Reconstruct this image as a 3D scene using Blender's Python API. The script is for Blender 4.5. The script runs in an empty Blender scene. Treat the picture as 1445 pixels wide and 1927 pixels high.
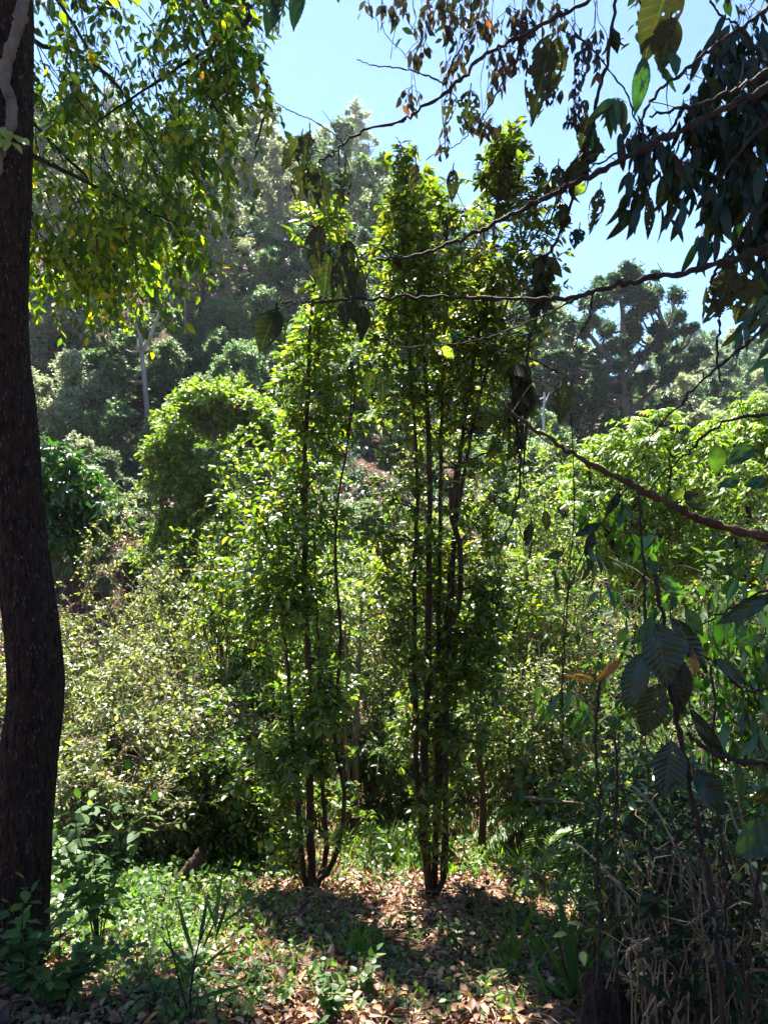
import bpy, math, random
import numpy as np
# ---------------------------------------------------------------- camera, light
CZ, FX = 1.7, 1417.0
SC = bpy.context.scene
COL = SC.collection
cd = bpy.data.cameras.new('camera'); cam = bpy.data.objects.new('camera', cd); COL.objects.link(cam)
cam.location = (0, 0, CZ); cam.rotation_euler = (math.radians(90), 0, 0)
cd.sensor_fit = 'HORIZONTAL'; cd.sensor_width = 36; cd.lens = 36 * FX / 1445
cd.clip_start = 0.05; cd.clip_end = 3000
SC.camera = cam
SUN_EL, SUN_AZ = math.radians(59), math.radians(-15)      # azimuth from +Y, negative = to the left
W = bpy.data.worlds.new('World'); SC.world = W; W.use_nodes = True
wn = W.node_tree.nodes; wl = W.node_tree.links
sky = wn.new('ShaderNodeTexSky'); sky.sky_type = 'NISHITA'; sky.sun_disc = False
sky.sun_elevation = SUN_EL; sky.sun_rotation = SUN_AZ
sky.air_density = 1.0; sky.dust_density = 0.05; sky.ozone_density = 4.0; sky.altitude = 1500
bg = wn['Background']; bg.inputs['Strength'].default_value = 0.05
hs = wn.new('ShaderNodeHueSaturation'); hs.inputs['Saturation'].default_value = 1.2; hs.inputs['Hue'].default_value = .503
wl.new(sky.outputs[0], hs.inputs['Color']); wl.new(hs.outputs[0], bg.inputs['Color'])
sd = bpy.data.lights.new('sun', 'SUN'); sun = bpy.data.objects.new('sun', sd); COL.objects.link(sun)
sd.energy = 5.0; sd.angle = math.radians(0.55); sd.color = (1.0, 0.94, 0.84)
sv = np.array([math.sin(SUN_AZ) * math.cos(SUN_EL), math.cos(SUN_AZ) * math.cos(SUN_EL), math.sin(SUN_EL)])
sun.rotation_euler = (math.radians(90) - SUN_EL, 0, -SUN_AZ + math.pi)
sun.location = tuple(sv * 200)
SC.view_settings.view_transform = 'Standard'; SC.view_settings.look = 'None'
SC.view_settings.exposure = 2.55; SC.view_settings.gamma = 1.0
cy = SC.cycles
cy.max_bounces = 7; cy.diffuse_bounces = 3; cy.glossy_bounces = 2; cy.transmission_bounces = 5
cy.transparent_max_bounces = 8; cy.volume_bounces = 0
cy.use_denoising = True; cy.use_adaptive_sampling = True; cy.adaptive_threshold = 0.02
cy.sample_clamp_indirect = 6

# ---------------------------------------------------------------- helpers
rng = np.random.default_rng(11)
RU = lambda a, b, n=None: rng.uniform(a, b, n)
def nrm(v):
    v = np.asarray(v, float)
    return v / (np.linalg.norm(v, axis=-1, keepdims=True) + 1e-9)
def rs(n):
    return nrm(rng.normal(size=(n, 3)))
def P(px, py, d):
    return np.array([(px - 722.5) / FX * d, d, CZ - (py - 963.5) / FX * d])
def _hash(i, j):
    v = np.sin(i * 127.1 + j * 311.7) * 43758.5453
    return v - np.floor(v)
def vnoise(x, y):
    x = np.asarray(x, float); y = np.asarray(y, float)
    i = np.floor(x); j = np.floor(y); u = x - i; v = y - j
    u = u * u * (3 - 2 * u); v = v * v * (3 - 2 * v)
    return (_hash(i, j) * (1 - u) + _hash(i + 1, j) * u) * (1 - v) + (_hash(i, j + 1) * (1 - u) + _hash(i + 1, j + 1) * u) * v - 0.5
def ground(x, y):
    x = np.asarray(x, float); y = np.asarray(y, float)
    near = np.interp(y, [-40, -3, 0, 1.2, 2.6, 5, 7, 8.5, 10, 13], [8, 0.7, 0, 0, -0.07, -0.86, -1.40, -2.1, -2.8, -3.2])
    a = np.clip(x / np.maximum(y, 9), -1.2, 1.2)
    f = np.interp(a, [-1.2, -0.5, -0.2, 0.0, 0.12, 0.28, 0.5, 1.2], [1.12, 1.1, 1.02, 0.92, 0.70, 0.26, 0.16, 0.12])
    hill = np.interp(y, [13, 15, 18, 21, 25, 30, 35, 42, 50, 60, 70, 82, 100, 130, 180, 300, 500],
                     [0, 0.5, 2.4, 4.3, 6.4, 9.3, 12.2, 16, 20, 25, 30, 35, 39, 44, 52, 70, 90])
    h = near + hill * f
    sc = np.clip(y / 20, 0.15, 1)
    h = h + vnoise(x * .12, y * .12) * 1.6 * sc * np.clip((y - 6) / 12, 0, 1) + vnoise(x * .6 + 9, y * .6) * 0.22 * np.clip(y / 6, .3, 1.6) \
        + vnoise(x * 2.3, y * 2.3 + 4) * 0.07
    h = h + 15 * np.clip((y - 62) / 60, 0, 1) * np.clip((a - .15) / .2, 0, 1) * np.clip(2 - (y - 62) / 200, 0, 1)
    # the slope lies a little higher on the left, where the big trunk stands
    return h + np.clip(-x, -4, 4) * 0.04 * np.clip(1 - np.abs(y - 4) / 8, 0, 1)
def G(x, y):
    return np.array([x, y, float(ground(x, y))])
def PG(px, d):
    x = (px - 722.5) / FX * d
    return G(x, d)
def smooth(pts, n=24, jit=0.0):
    p = np.asarray(pts, float); m = len(p)
    if m == 2: out = p[0] + (p[1] - p[0]) * np.linspace(0, 1, n)[:, None]
    else:
        q = np.vstack([2 * p[0] - p[1], p, 2 * p[-1] - p[-2]])
        t = np.linspace(0, m - 1 - 1e-6, n); i = t.astype(int); u = (t - i)[:, None]
        a, b, c, d = q[i], q[i + 1], q[i + 2], q[i + 3]
        out = 0.5 * ((2 * b) + (-a + c) * u + (2 * a - 5 * b + 4 * c - d) * u ** 2 + (-a + 3 * b - 3 * c + d) * u ** 3)
    if jit: out = out + rng.normal(size=out.shape) * jit
    return out
def tubes(paths, radii, sides=5):
    """paths (n,m,3), radii (n,m) -> verts, quads"""
    p = np.asarray(paths, float); r = np.asarray(radii, float); n, m, _ = p.shape
    t = np.gradient(p, axis=1); t = nrm(t)
    ref = np.where(np.abs(t[:, :1, 2:3]) > 0.9, np.array([1., 0, 0]), np.array([0, 0, 1.]))
    ref = np.broadcast_to(ref, t.shape)
    bad = np.linalg.norm(np.cross(t, ref), axis=2, keepdims=True) < 0.15
    ref = np.where(bad, np.array([0.3, 0.95, 0.1]), ref)
    u = nrm(np.cross(t, ref)); v = np.cross(t, u)
    a = np.linspace(0, 2 * math.pi, sides, endpoint=False)
    V = p[:, :, None] + r[:, :, None, None] * (np.cos(a)[None, None, :, None] * u[:, :, None] + np.sin(a)[None, None, :, None] * v[:, :, None])
    idx = np.arange(n * m * sides).reshape(n, m, sides)
    A = idx[:, :-1]; B = idx[:, 1:]
    Q = np.stack([A, np.roll(A, -1, 2), np.roll(B, -1, 2), B], -1).reshape(-1, 4)
    return V.reshape(-1, 3), Q
def make_mesh(name, V, Q, mat, parent=None, origin=(0, 0, 0), lc=None, smoothed=False):
    V = (np.asarray(V) - np.asarray(origin)).astype(np.float32); Q = np.asarray(Q, np.int32)
    me = bpy.data.meshes.new(name)
    k = Q.shape[1]
    me.vertices.add(len(V)); me.vertices.foreach_set('co', V.ravel())
    me.loops.add(Q.size); me.loops.foreach_set('vertex_index', Q.ravel())
    me.polygons.add(len(Q)); me.polygons.foreach_set('loop_start', np.arange(0, Q.size, k, dtype=np.int32))
    if smoothed: me.polygons.foreach_set('use_smooth', np.ones(len(Q), bool))
    if lc is not None:
        at = me.attributes.new('lc', 'FLOAT_VECTOR', 'POINT'); at.data.foreach_set('vector', np.asarray(lc, np.float32).ravel())
    me.update(calc_edges=True)
    me.materials.append(mat)
    o = bpy.data.objects.new(name, me); COL.objects.link(o)
    if parent is not None: o.parent = parent
    return o
class Wood:
    def __init__(s): s.V = []; s.Q = []; s.n = 0
    def add(s, paths, radii, sides=5):
        V, Q = tubes(paths, radii, sides); s.V.append(V); s.Q.append(Q + s.n); s.n += len(V)
    def line(s, pts, r0, r1, n=24, sides=6, jit=0.0, rough=0.0):
        p = smooth(pts, n, jit); r = np.linspace(r0, r1, n) * (1 + rng.normal(size=n) * rough)
        s.add(p[None], r[None], sides); return p
    def build(s, name, mat, parent=None, origin=(0, 0, 0)):
        if not s.V: return None
        return make_mesh(name, np.vstack(s.V), np.vstack(s.Q), mat, parent, origin, smoothed=True)
def leaf_tmpl(nu, w, fold=0.25, droop=0.12, power=1.0, tip=1.0, cols=1):
    u = np.linspace(0, 1, nu + 1)
    wid = w * np.sin(math.pi * u ** power) ** tip
    if nu == 2: wid = np.array([0, w, 0])
    c = np.linspace(-1, 1, 2 * cols + 1)
    V = []; L = []
    for i, uu in enumerate(u):
        for cc in c:
            V.append((uu, cc * wid[i], abs(cc) * wid[i] * fold - droop * uu * uu)); L.append((uu, cc, 0))
    k = len(c); Q = []
    for i in range(nu):
        for j in range(k - 1):
            Q.append((i * k + j, i * k + j + 1, (i + 1) * k + j + 1, (i + 1) * k + j))
    return np.array(V), np.array(Q), np.array(L)
T_FAR = leaf_tmpl(2, 0.34, 0.2, 0.15)
# drop the centre column to a pair of triangles-as-quads for far crowns
T_FAR = (np.array([(0, 0, 0), (.5, .30, .07), (1, 0, -.1), (.5, -.30, .07)]), np.array([(0, 1, 2, 3)]), np.array([(0, 0, 0), (.5, 1, 0), (1, 0, 0), (.5, -1, 0)]))
T_MID = leaf_tmpl(3, 0.24, 0.3, 0.15, .9)
T_NEAR = leaf_tmpl(4, 0.22, 0.3, 0.18, 0.85)
T_OVAL = leaf_tmpl(4, 0.27, 0.15, 0.12, 0.9)
T_LONG = leaf_tmpl(4, 0.15, 0.3, 0.2, 0.9)
T_GRASS = leaf_tmpl(4, 0.03, 0.4, 0.35, 0.6)
T_BIG = leaf_tmpl(14, 0.24, 0.22, 0.2, 0.9, 0.9, 4)
T_HEART = leaf_tmpl(6, 0.38, 0.2, 0.15, 0.62, 0.9)
class Fol:
    def __init__(s): s.a = []
    def add(s, pos, d, n, L, rnd=None):
        pos = np.asarray(pos, float).reshape(-1, 3); k = len(pos)
        d = np.broadcast_to(d, (k, 3)); n = np.broadcast_to(n, (k, 3)); L = np.broadcast_to(L, (k,))
        if rnd is None: rnd = rng.random(k)
        s.a.append((pos, d, n, L, np.broadcast_to(rnd, (k,))))
    def count(s): return sum(len(x[0]) for x in s.a)
    def build(s, name, tmpl, mat, parent=None, origin=(0, 0, 0), sm=True):
        if not s.a: return None
        pos, d, n, L, r = [np.concatenate([x[i] for x in s.a]) for i in range(5)]
        x = nrm(d); y = nrm(np.cross(n, x)); z = np.cross(x, y)
        tv, tq, tl = tmpl
        V = pos[:, None] + L[:, None, None] * (tv[None, :, 0:1] * x[:, None] + tv[None, :, 1:2] * y[:, None] + tv[None, :, 2:3] * z[:, None])
        lc = np.broadcast_to(tl[None], (len(pos),) + tl.shape).copy(); lc[:, :, 2] = r[:, None]
        Q = (tq[None] + (np.arange(len(pos)) * len(tv))[:, None, None]).reshape(-1, 4)
        return make_mesh(name, V.reshape(-1, 3), Q, mat, parent, origin, lc.reshape(-1, 3), sm)
UP = np.array([0, 0, 1.0])
def sprigs(fol, wood, s, d, L, nl, leaf, droop=0.25, out=0.9, tilt=0.5, hang=0.15, tw=0.0025, t0=0.12, sides=3):
    s = np.asarray(s, float); n = len(s); d = nrm(np.broadcast_to(d, (n, 3))); L = np.broadcast_to(L, (n,)).astype(float)
    t = t0 + (1 - t0) * (np.arange(nl) + 0.5) / nl
    t = t[None] + RU(-.4, .4, (n, nl)) * (1 - t0) / nl
    g = np.array([0, 0, -droop])
    pts = s[:, None] + (d[:, None] * t[..., None] + g * (t ** 2)[..., None]) * L[:, None, None]
    tan = nrm(d[:, None] + 2 * g * t[..., None])
    side = np.cross(tan, UP); side = np.where(np.linalg.norm(side, axis=2, keepdims=True) < .2, np.array([1., 0, 0]), side); side = nrm(side)
    up2 = np.cross(side, tan)
    ph = (np.arange(nl) % 2)[None] * math.pi + rng.normal(size=(n, nl)) * tilt + RU(0, 6.28, (n, 1)) * (tilt > 0.9)
    lat = np.cos(ph)[..., None] * side + np.sin(ph)[..., None] * up2
    ld = nrm(tan * 0.6 + lat * out + rng.normal(size=pts.shape) * 0.22 + np.array([0, 0, -hang]))
    nn = nrm(UP * 0.9 + rng.normal(size=pts.shape) * 0.45 + up2 * .3)
    sz = leaf * RU(0.45, 1.45, (n, nl)) * np.where(t > .9, .8, 1.0)
    if fol is not None: fol.add(pts.reshape(-1, 3), ld.reshape(-1, 3), nn.reshape(-1, 3), sz.reshape(-1))
    if wood is not None:
        tt = np.linspace(0, 1, 4)
        pp = s[:, None] + (d[:, None] * tt[None, :, None] + g * (tt ** 2)[None, :, None]) * L[:, None, None]
        wood.add(pp, np.broadcast_to(tw * np.array([1.3, 1, .7, .35]), (n, 4)), sides)
def thing(name, label, cat, loc=(0, 0, 0), group=None, rz=0.0):
    o = bpy.data.objects.new(name, None); COL.objects.link(o)
    o.location = tuple(loc); o.rotation_euler = (0, 0, rz); o.empty_display_size = 0.2
    o['label'] = label; o['category'] = cat
    if group: o['group'] = group
    return o
def tag(o, label, cat, group=None):
    o['label'] = label; o['category'] = cat
    if group: o['group'] = group
    return o
def copy_thing(root, loc, rz, sc, label, group=None):
    r = root.copy(); COL.objects.link(r); r.location = tuple(loc); r.rotation_euler = (0, 0, rz)
    r.scale = (sc, sc, sc) if np.isscalar(sc) else tuple(sc)
    r['label'] = label
    if group: r['group'] = group
    for ch in PARTS[root.name]:
        c = ch.copy(); COL.objects.link(c); c.parent = r
    return r
PARTS = {}

# ---------------------------------------------------------------- materials
def ramp(nt, cols):
    r = nt.nodes.new('ShaderNodeValToRGB'); e = r.color_ramp.elements
    while len(e) > 1: e.remove(e[-1])
    for i, (p, c) in enumerate(cols):
        x = e[0] if i == 0 else e.new(p)
        x.position = p; x.color = (*c, 1)
    return r
def mathn(nt, op, a, b=None, c=None):
    m = nt.nodes.new('ShaderNodeMath'); m.operation = op
    for i, v in enumerate((a, b, c)):
        if v is None: continue
        if isinstance(v, (int, float)): m.inputs[i].default_value = v
        else: nt.links.new(v, m.inputs[i])
    return m.outputs[0]
def leaf_mat(name, cols, trans=(2.2, 2.6, 0.6), tmix=0.42, rough=0.42, veins=0, vmix=.5, spec=0.5, objvar=0.25, spots=0):
    m = bpy.data.materials.new(name); m.use_nodes = True; nt = m.node_tree; N = nt.nodes; Lk = nt.links
    N.clear(); out = N.new('ShaderNodeOutputMaterial')
    at = N.new('ShaderNodeAttribute'); at.attribute_name = 'lc'
    sp = N.new('ShaderNodeSeparateXYZ'); Lk.new(at.outputs['Vector'], sp.inputs[0])
    rp = ramp(nt, cols); Lk.new(sp.outputs[2], rp.inputs[0])
    oi = N.new('ShaderNodeObjectInfo')
    hv = N.new('ShaderNodeHueSaturation'); Lk.new(rp.outputs[0], hv.inputs['Color'])
    Lk.new(mathn(nt, 'MULTIPLY_ADD', oi.outputs['Random'], 0.05 * objvar * 4 / 4, 0.5 - 0.025 * objvar), hv.inputs['Hue'])
    Lk.new(mathn(nt, 'MULTIPLY_ADD', oi.outputs['Random'], objvar, 1 - objvar / 2), hv.inputs['Value'])
    col = hv.outputs[0]
    av = mathn(nt, 'ABSOLUTE', sp.outputs[1])
    if veins:
        mid = mathn(nt, 'LESS_THAN', av, 0.07)
        w = mathn(nt, 'SINE', mathn(nt, 'MULTIPLY', mathn(nt, 'SUBTRACT', sp.outputs[0], mathn(nt, 'MULTIPLY', av, 0.16)), veins * 6.283))
        w = mathn(nt, 'GREATER_THAN', w, 0.93)
        v = mathn(nt, 'MAXIMUM', mid, mathn(nt, 'MULTIPLY', w, 0.6))
        mx = N.new('ShaderNodeMix'); mx.data_type = 'RGBA'; Lk.new(mathn(nt, 'MULTIPLY', v, vmix), mx.inputs[0])
        Lk.new(col, mx.inputs[6]); mx.inputs[7].default_value = (0.22, 0.30, 0.10, 1); col = mx.outputs[2]
    if spots:
        ge = N.new('ShaderNodeTexCoord'); ns = N.new('ShaderNodeTexNoise'); ns.inputs['Scale'].default_value = spots
        Lk.new(ge.outputs['Object'], ns.inputs['Vector'])
        mx = N.new('ShaderNodeMix'); mx.data_type = 'RGBA'
        Lk.new(mathn(nt, 'GREATER_THAN', ns.outputs[0], 0.62), mx.inputs[0]); Lk.new(col, mx.inputs[6])
        mx.inputs[7].default_value = (0.07, 0.045, 0.012, 1); col = mx.outputs[2]
    b = N.new('ShaderNodeBsdfPrincipled'); Lk.new(col, b.inputs['Base Color']); b.inputs['Roughness'].default_value = rough
    b.inputs['Specular IOR Level'].default_value = spec
    if veins:
        bp = N.new('ShaderNodeBump'); bp.inputs['Strength'].default_value = 0.22; bp.inputs['Distance'].default_value = 0.003
        h = mathn(nt, 'SINE', mathn(nt, 'MULTIPLY', mathn(nt, 'SUBTRACT', sp.outputs[0], mathn(nt, 'MULTIPLY', av, 0.16)), veins * 6.283))
        Lk.new(h, bp.inputs['Height']); Lk.new(bp.outputs[0], b.inputs['Normal'])
    tr = N.new('ShaderNodeBsdfTranslucent')
    mu = N.new('ShaderNodeMix'); mu.data_type = 'RGBA'; mu.blend_type = 'MULTIPLY'; mu.inputs[0].default_value = 1
    mu.clamp_result = False
    Lk.new(col, mu.inputs[6]); mu.inputs[7].default_value = (*[x * 1.0 for x in trans], 1)
    Lk.new(mu.outputs[2], tr.inputs['Color'])
    ms = N.new('ShaderNodeMixShader'); ms.inputs[0].default_value = tmix
    Lk.new(b.outputs[0], ms.inputs[1]); Lk.new(tr.outputs[0], ms.inputs[2]); Lk.new(ms.outputs[0], out.inputs[0])
    return m
def bark_mat(name, c1, c2, scale=14, stretch=4.0, bump=0.6, fleck=None):
    m = bpy.data.materials.new(name); m.use_nodes = True; nt = m.node_tree; N = nt.nodes; Lk = nt.links
    b = N['Principled BSDF']; b.inputs['Roughness'].default_value = 0.85; b.inputs['Specular IOR Level'].default_value = 0.25
    tc = N.new('ShaderNodeTexCoord'); mp = N.new('ShaderNodeMapping'); Lk.new(tc.outputs['Object'], mp.inputs[0])
    mp.inputs['Scale'].default_value = (1, 1, 1 / stretch)
    no = N.new('ShaderNodeTexNoise'); no.inputs['Scale'].default_value = scale; no.inputs['Detail'].default_value = 6; no.inputs['Roughness'].default_value = 0.65
    Lk.new(mp.outputs[0], no.inputs[0])
    rp = ramp(nt, [(0.32, c1), (0.68, c2)]); Lk.new(no.outputs[0], rp.inputs[0]); col = rp.outputs[0]
    h = no.outputs[0]
    if fleck:
        vo = N.new('ShaderNodeTexVoronoi'); vo.inputs['Scale'].default_value = scale * 2.2; Lk.new(mp.outputs[0], vo.inputs['Vector'])
        vo.feature = 'F1'
        n2 = N.new('ShaderNodeTexNoise'); n2.inputs['Scale'].default_value = scale * 0.9; Lk.new(mp.outputs[0], n2.inputs[0])
        k = mathn(nt, 'MULTIPLY', mathn(nt, 'LESS_THAN', vo.outputs['Distance'], 0.27), mathn(nt, 'GREATER_THAN', n2.outputs[0], 0.53))
        mx = N.new('ShaderNodeMix'); mx.data_type = 'RGBA'; Lk.new(k, mx.inputs[0]); Lk.new(col, mx.inputs[6]); mx.inputs[7].default_value = (*fleck, 1)
        col = mx.outputs[2]; h = mathn(nt, 'SUBTRACT', no.outputs[0], mathn(nt, 'MULTIPLY', vo.outputs['Distance'], 0.8))
    Lk.new(col, b.inputs['Base Color'])
    bp = N.new('ShaderNodeBump'); bp.inputs['Strength'].default_value = bump; bp.inputs['Distance'].default_value = 0.02
    Lk.new(h, bp.inputs['Height']); Lk.new(bp.outputs[0], b.inputs['Normal'])
    return m
M = {}
M['near'] = leaf_mat('near_leaf', [(0, (.03, .07, .014)), (.5, (.055, .12, .02)), (.85, (.10, .17, .03)), (1, (.2, .2, .05))], trans=(3.3, 2.7, .6), tmix=.44, rough=.33)
M['vine'] = leaf_mat('vine_leaf', [(0, (.055, .09, .038)), (.5, (.11, .165, .06)), (.9, (.22, .28, .11)), (1, (.36, .35, .2))], trans=(2.6, 2.4, .8), tmix=.4, rough=.34)
M['glossy'] = leaf_mat('glossy_leaf', [(0, (.016, .05, .013)), (.6, (.03, .085, .017)), (1, (.06, .12, .024))], tmix=.33, rough=.3, spec=.6)
M['yellow'] = leaf_mat('canopy_leaf', [(0, (.03, .055, .010)), (.4, (.035, .075, .010)), (.75, (.12, .165, .014)), (.97, (.19, .19, .013)), (1, (.45, .2, .02))], trans=(3.0, 3.3, .6), tmix=.5, rough=.5)
M['lime'] = leaf_mat('lime_leaf', [(0, (.085, .165, .022)), (.6, (.14, .25, .035)), (.96, (.22, .31, .06)), (1, (.35, .15, .04))], trans=(2.1, 2.1, .6), tmix=.42, rough=.42)
M['far'] = leaf_mat('hill_leaf', [(0, (.055, .10, .05)), (.5, (.10, .16, .075)), (1, (.20, .25, .13))], trans=(1.7, 2.0, 1.1), tmix=.36, rough=.5, objvar=.5)
M['fargrey'] = leaf_mat('hill_grey_leaf', [(0, (.15, .18, .12)), (.5, (.25, .28, .19)), (1, (.38, .39, .28))], trans=(1.6, 1.7, 1.1), tmix=.38, rough=.5, objvar=.4)
M['fardark'] = leaf_mat('hill_dark_leaf', [(0, (.022, .05, .028)), (.5, (.042, .09, .048)), (1, (.085, .13, .07))], trans=(1.6, 2.1, 1.1), tmix=.33, rough=.45, objvar=.4)
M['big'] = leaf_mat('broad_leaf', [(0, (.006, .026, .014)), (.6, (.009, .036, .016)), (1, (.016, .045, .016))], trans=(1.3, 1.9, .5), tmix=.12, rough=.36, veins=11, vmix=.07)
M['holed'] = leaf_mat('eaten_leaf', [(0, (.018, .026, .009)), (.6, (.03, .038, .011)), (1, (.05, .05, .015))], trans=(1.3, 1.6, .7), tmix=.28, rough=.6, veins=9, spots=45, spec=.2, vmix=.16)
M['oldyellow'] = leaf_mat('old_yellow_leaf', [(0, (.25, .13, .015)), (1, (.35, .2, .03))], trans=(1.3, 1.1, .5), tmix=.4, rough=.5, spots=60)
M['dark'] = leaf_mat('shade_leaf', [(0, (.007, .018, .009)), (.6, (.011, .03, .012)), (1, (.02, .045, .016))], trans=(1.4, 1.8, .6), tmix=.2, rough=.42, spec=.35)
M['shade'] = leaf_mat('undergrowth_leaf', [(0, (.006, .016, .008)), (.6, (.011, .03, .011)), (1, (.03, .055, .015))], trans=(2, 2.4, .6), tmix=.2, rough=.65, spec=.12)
M['drytwig'] = leaf_mat('small_vine_leaf', [(0, (.02, .028, .012)), (.6, (.035, .036, .015)), (.97, (.07, .048, .025)), (1, (.5, .2, .04))], trans=(1.6, 1.3, .7), tmix=.3, rough=.5)
M['herb'] = leaf_mat('herb_leaf', [(0, (.025, .065, .018)), (.6, (.045, .105, .025)), (1, (.09, .15, .03))], trans=(2, 2.2, .6), tmix=.36, rough=.6, spec=.22)
M['litter'] = leaf_mat('fallen_leaf', [(0, (.05, .022, .012)), (.35, (.16, .075, .036)), (.7, (.32, .165, .085)), (.95, (.46, .27, .16)), (1, (.62, .28, .04))], trans=(1, .9, .8), tmix=.12, rough=.6)
M['grass'] = leaf_mat('ground_leaf', [(0, (.04, .09, .025)), (.6, (.07, .14, .035)), (1, (.14, .19, .05))], tmix=.38, rough=.45)
M['fern'] = leaf_mat('fern_leaf', [(0, (.07, .14, .02)), (1, (.13, .2, .03))], tmix=.42, rough=.5)
M['bark'] = bark_mat('rough_bark', (.003, .0022, .0016), (.045, .026, .017), 44, 3.0, 1.3, (.13, .085, .06))
M['stem'] = bark_mat('brown_stem_bark', (.016, .010, .006), (.095, .056, .03), 22, 4, .5)
M['darkstem'] = bark_mat('dark_stem_bark', (.010, .008, .006), (.04, .029, .022), 40, 3, .5)
M['vinebark'] = bark_mat('grey_vine_bark', (.055, .048, .038), (.16, .145, .115), 18, 3, .3)
M['dry'] = bark_mat('dry_stem', (.07, .05, .033), (.26, .19, .13), 18, 4, .3)
M['pale'] = bark_mat('pale_bark', (.16, .14, .12), (.38, .35, .31), 5, 4, .4)
M['greybark'] = bark_mat('grey_bark', (.07, .055, .045), (.20, .165, .14), 5, 4, .5)
M['deadwood'] = bark_mat('dead_wood', (.4, .38, .36), (.62, .6, .58), 6, 5, .3)
def ground_mat():
    m = bpy.data.materials.new('soil'); m.use_nodes = True; nt = m.node_tree; N = nt.nodes; Lk = nt.links
    b = N['Principled BSDF']; b.inputs['Roughness'].default_value = 0.95; b.inputs['Specular IOR Level'].default_value = 0.1
    tc = N.new('ShaderNodeTexCoord')
    n1 = N.new('ShaderNodeTexNoise'); n1.inputs['Scale'].default_value = 22; n1.inputs['Detail'].default_value = 8; Lk.new(tc.outputs['Object'], n1.inputs[0])
    n2 = N.new('ShaderNodeTexNoise'); n2.inputs['Scale'].default_value = 0.35; n2.inputs['Detail'].default_value = 5; Lk.new(tc.outputs['Object'], n2.inputs[0])
    r1 = ramp(nt, [(.3, (.022, .013, .009)), (.55, (.055, .033, .024)), (.75, (.11, .07, .05))]); Lk.new(n1.outputs[0], r1.inputs[0])
    r2 = ramp(nt, [(.38, (.06, .045, .032)), (.55, (.13, .06, .042)), (.65, (.045, .03, .022))]); Lk.new(n2.outputs[0], r2.inputs[0])
    mx = N.new('ShaderNodeMix'); mx.data_type = 'RGBA'; mx.inputs[0].default_value = .5
    Lk.new(r1.outputs[0], mx.inputs[6]); Lk.new(r2.outputs[0], mx.inputs[7]); Lk.new(mx.outputs[2], b.inputs['Base Color'])
    bp = N.new('ShaderNodeBump'); bp.inputs['Strength'].default_value = .8; bp.inputs['Distance'].default_value = .03
    Lk.new(n1.outputs[0], bp.inputs['Height']); Lk.new(bp.outputs[0], b.inputs['Normal'])
    return m
M['soil'] = ground_mat()

# ---------------------------------------------------------------- terrain
def build_ground():
    n = 340; u = np.linspace(-1, 1, n)
    xs = 420 * np.sinh(6 * u) / np.sinh(6); ys = 6 + 420 * np.sinh(6 * u) / np.sinh(6)
    X, Y = np.meshgrid(xs, ys); Z = ground(X, Y)
    V = np.stack([X, Y, Z], -1).reshape(-1, 3); i = np.arange(n * n).reshape(n, n)
    Q = np.stack([i[:-1, :-1], i[:-1, 1:], i[1:, 1:], i[1:, :-1]], -1).reshape(-1, 4)
    o = make_mesh('ground', V, Q, M['soil'], smoothed=True); o['kind'] = 'structure'
build_ground()

# ---------------------------------------------------------------- generic plants
def crown_tree(name, label, cat, loc, H, stems, clumps, leaf, nspr, nl, lmat, wmat, tmpl=T_FAR, r0=.12, droop=.2, hang=.15, sprl=.55, trunk_sides=7, group=None, tw=.004, crown_name='crown', tilt=.6, ntw=1.0):
    """stems: list of (m,3) local control points; clumps: list of (x,y,z,r). Local coordinates with the base at 0."""
    root = thing(name, label, cat, loc, group)
    tr = Wood(); br = Wood(); f = Fol(); allp = []
    for k, s in enumerate(stems):
        s = np.asarray(s, float); rr = r0 if k == 0 else r0 * .7
        p = tr.line(s, rr, rr * .25, 26, trunk_sides, rough=.04); allp.append(p)
    allp = np.vstack(allp)
    for (x, y, z, r) in clumps:
        c = np.array([x, y, z])
        low = allp[(allp[:, 2] < z - r * .3)]
        if len(low) == 0: low = allp[:3]
        j = np.argmin(np.linalg.norm((low - c) * [1, 1, .6], axis=1)); a = low[j]
        mid = a * .45 + c * .55 + np.array([0, 0, -.12 * np.linalg.norm(c - a)])
        br.line([a, mid, c], max(r0 * .3, .006), max(r0 * .08, .003), 8, 5)
        m = max(4, int(nspr * r * r if nspr < 0 else nspr))
        d = nrm(rs(m) + np.array([0, 0, .25])); st = c + rs(m) * (RU(0, 1, m)[:, None] ** .5) * r * .55
        sprigs(f, br if rng.random() < ntw else None, st, d, r * sprl * RU(.6, 1.2, m), nl, leaf, droop, hang=hang, tw=tw, tilt=tilt)
    parts = [tr.build('trunk', wmat, root), br.build('branches', wmat, root), f.build(crown_name, tmpl, lmat, root)]
    PARTS[root.name] = [p for p in parts if p is not None]
    return root
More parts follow.
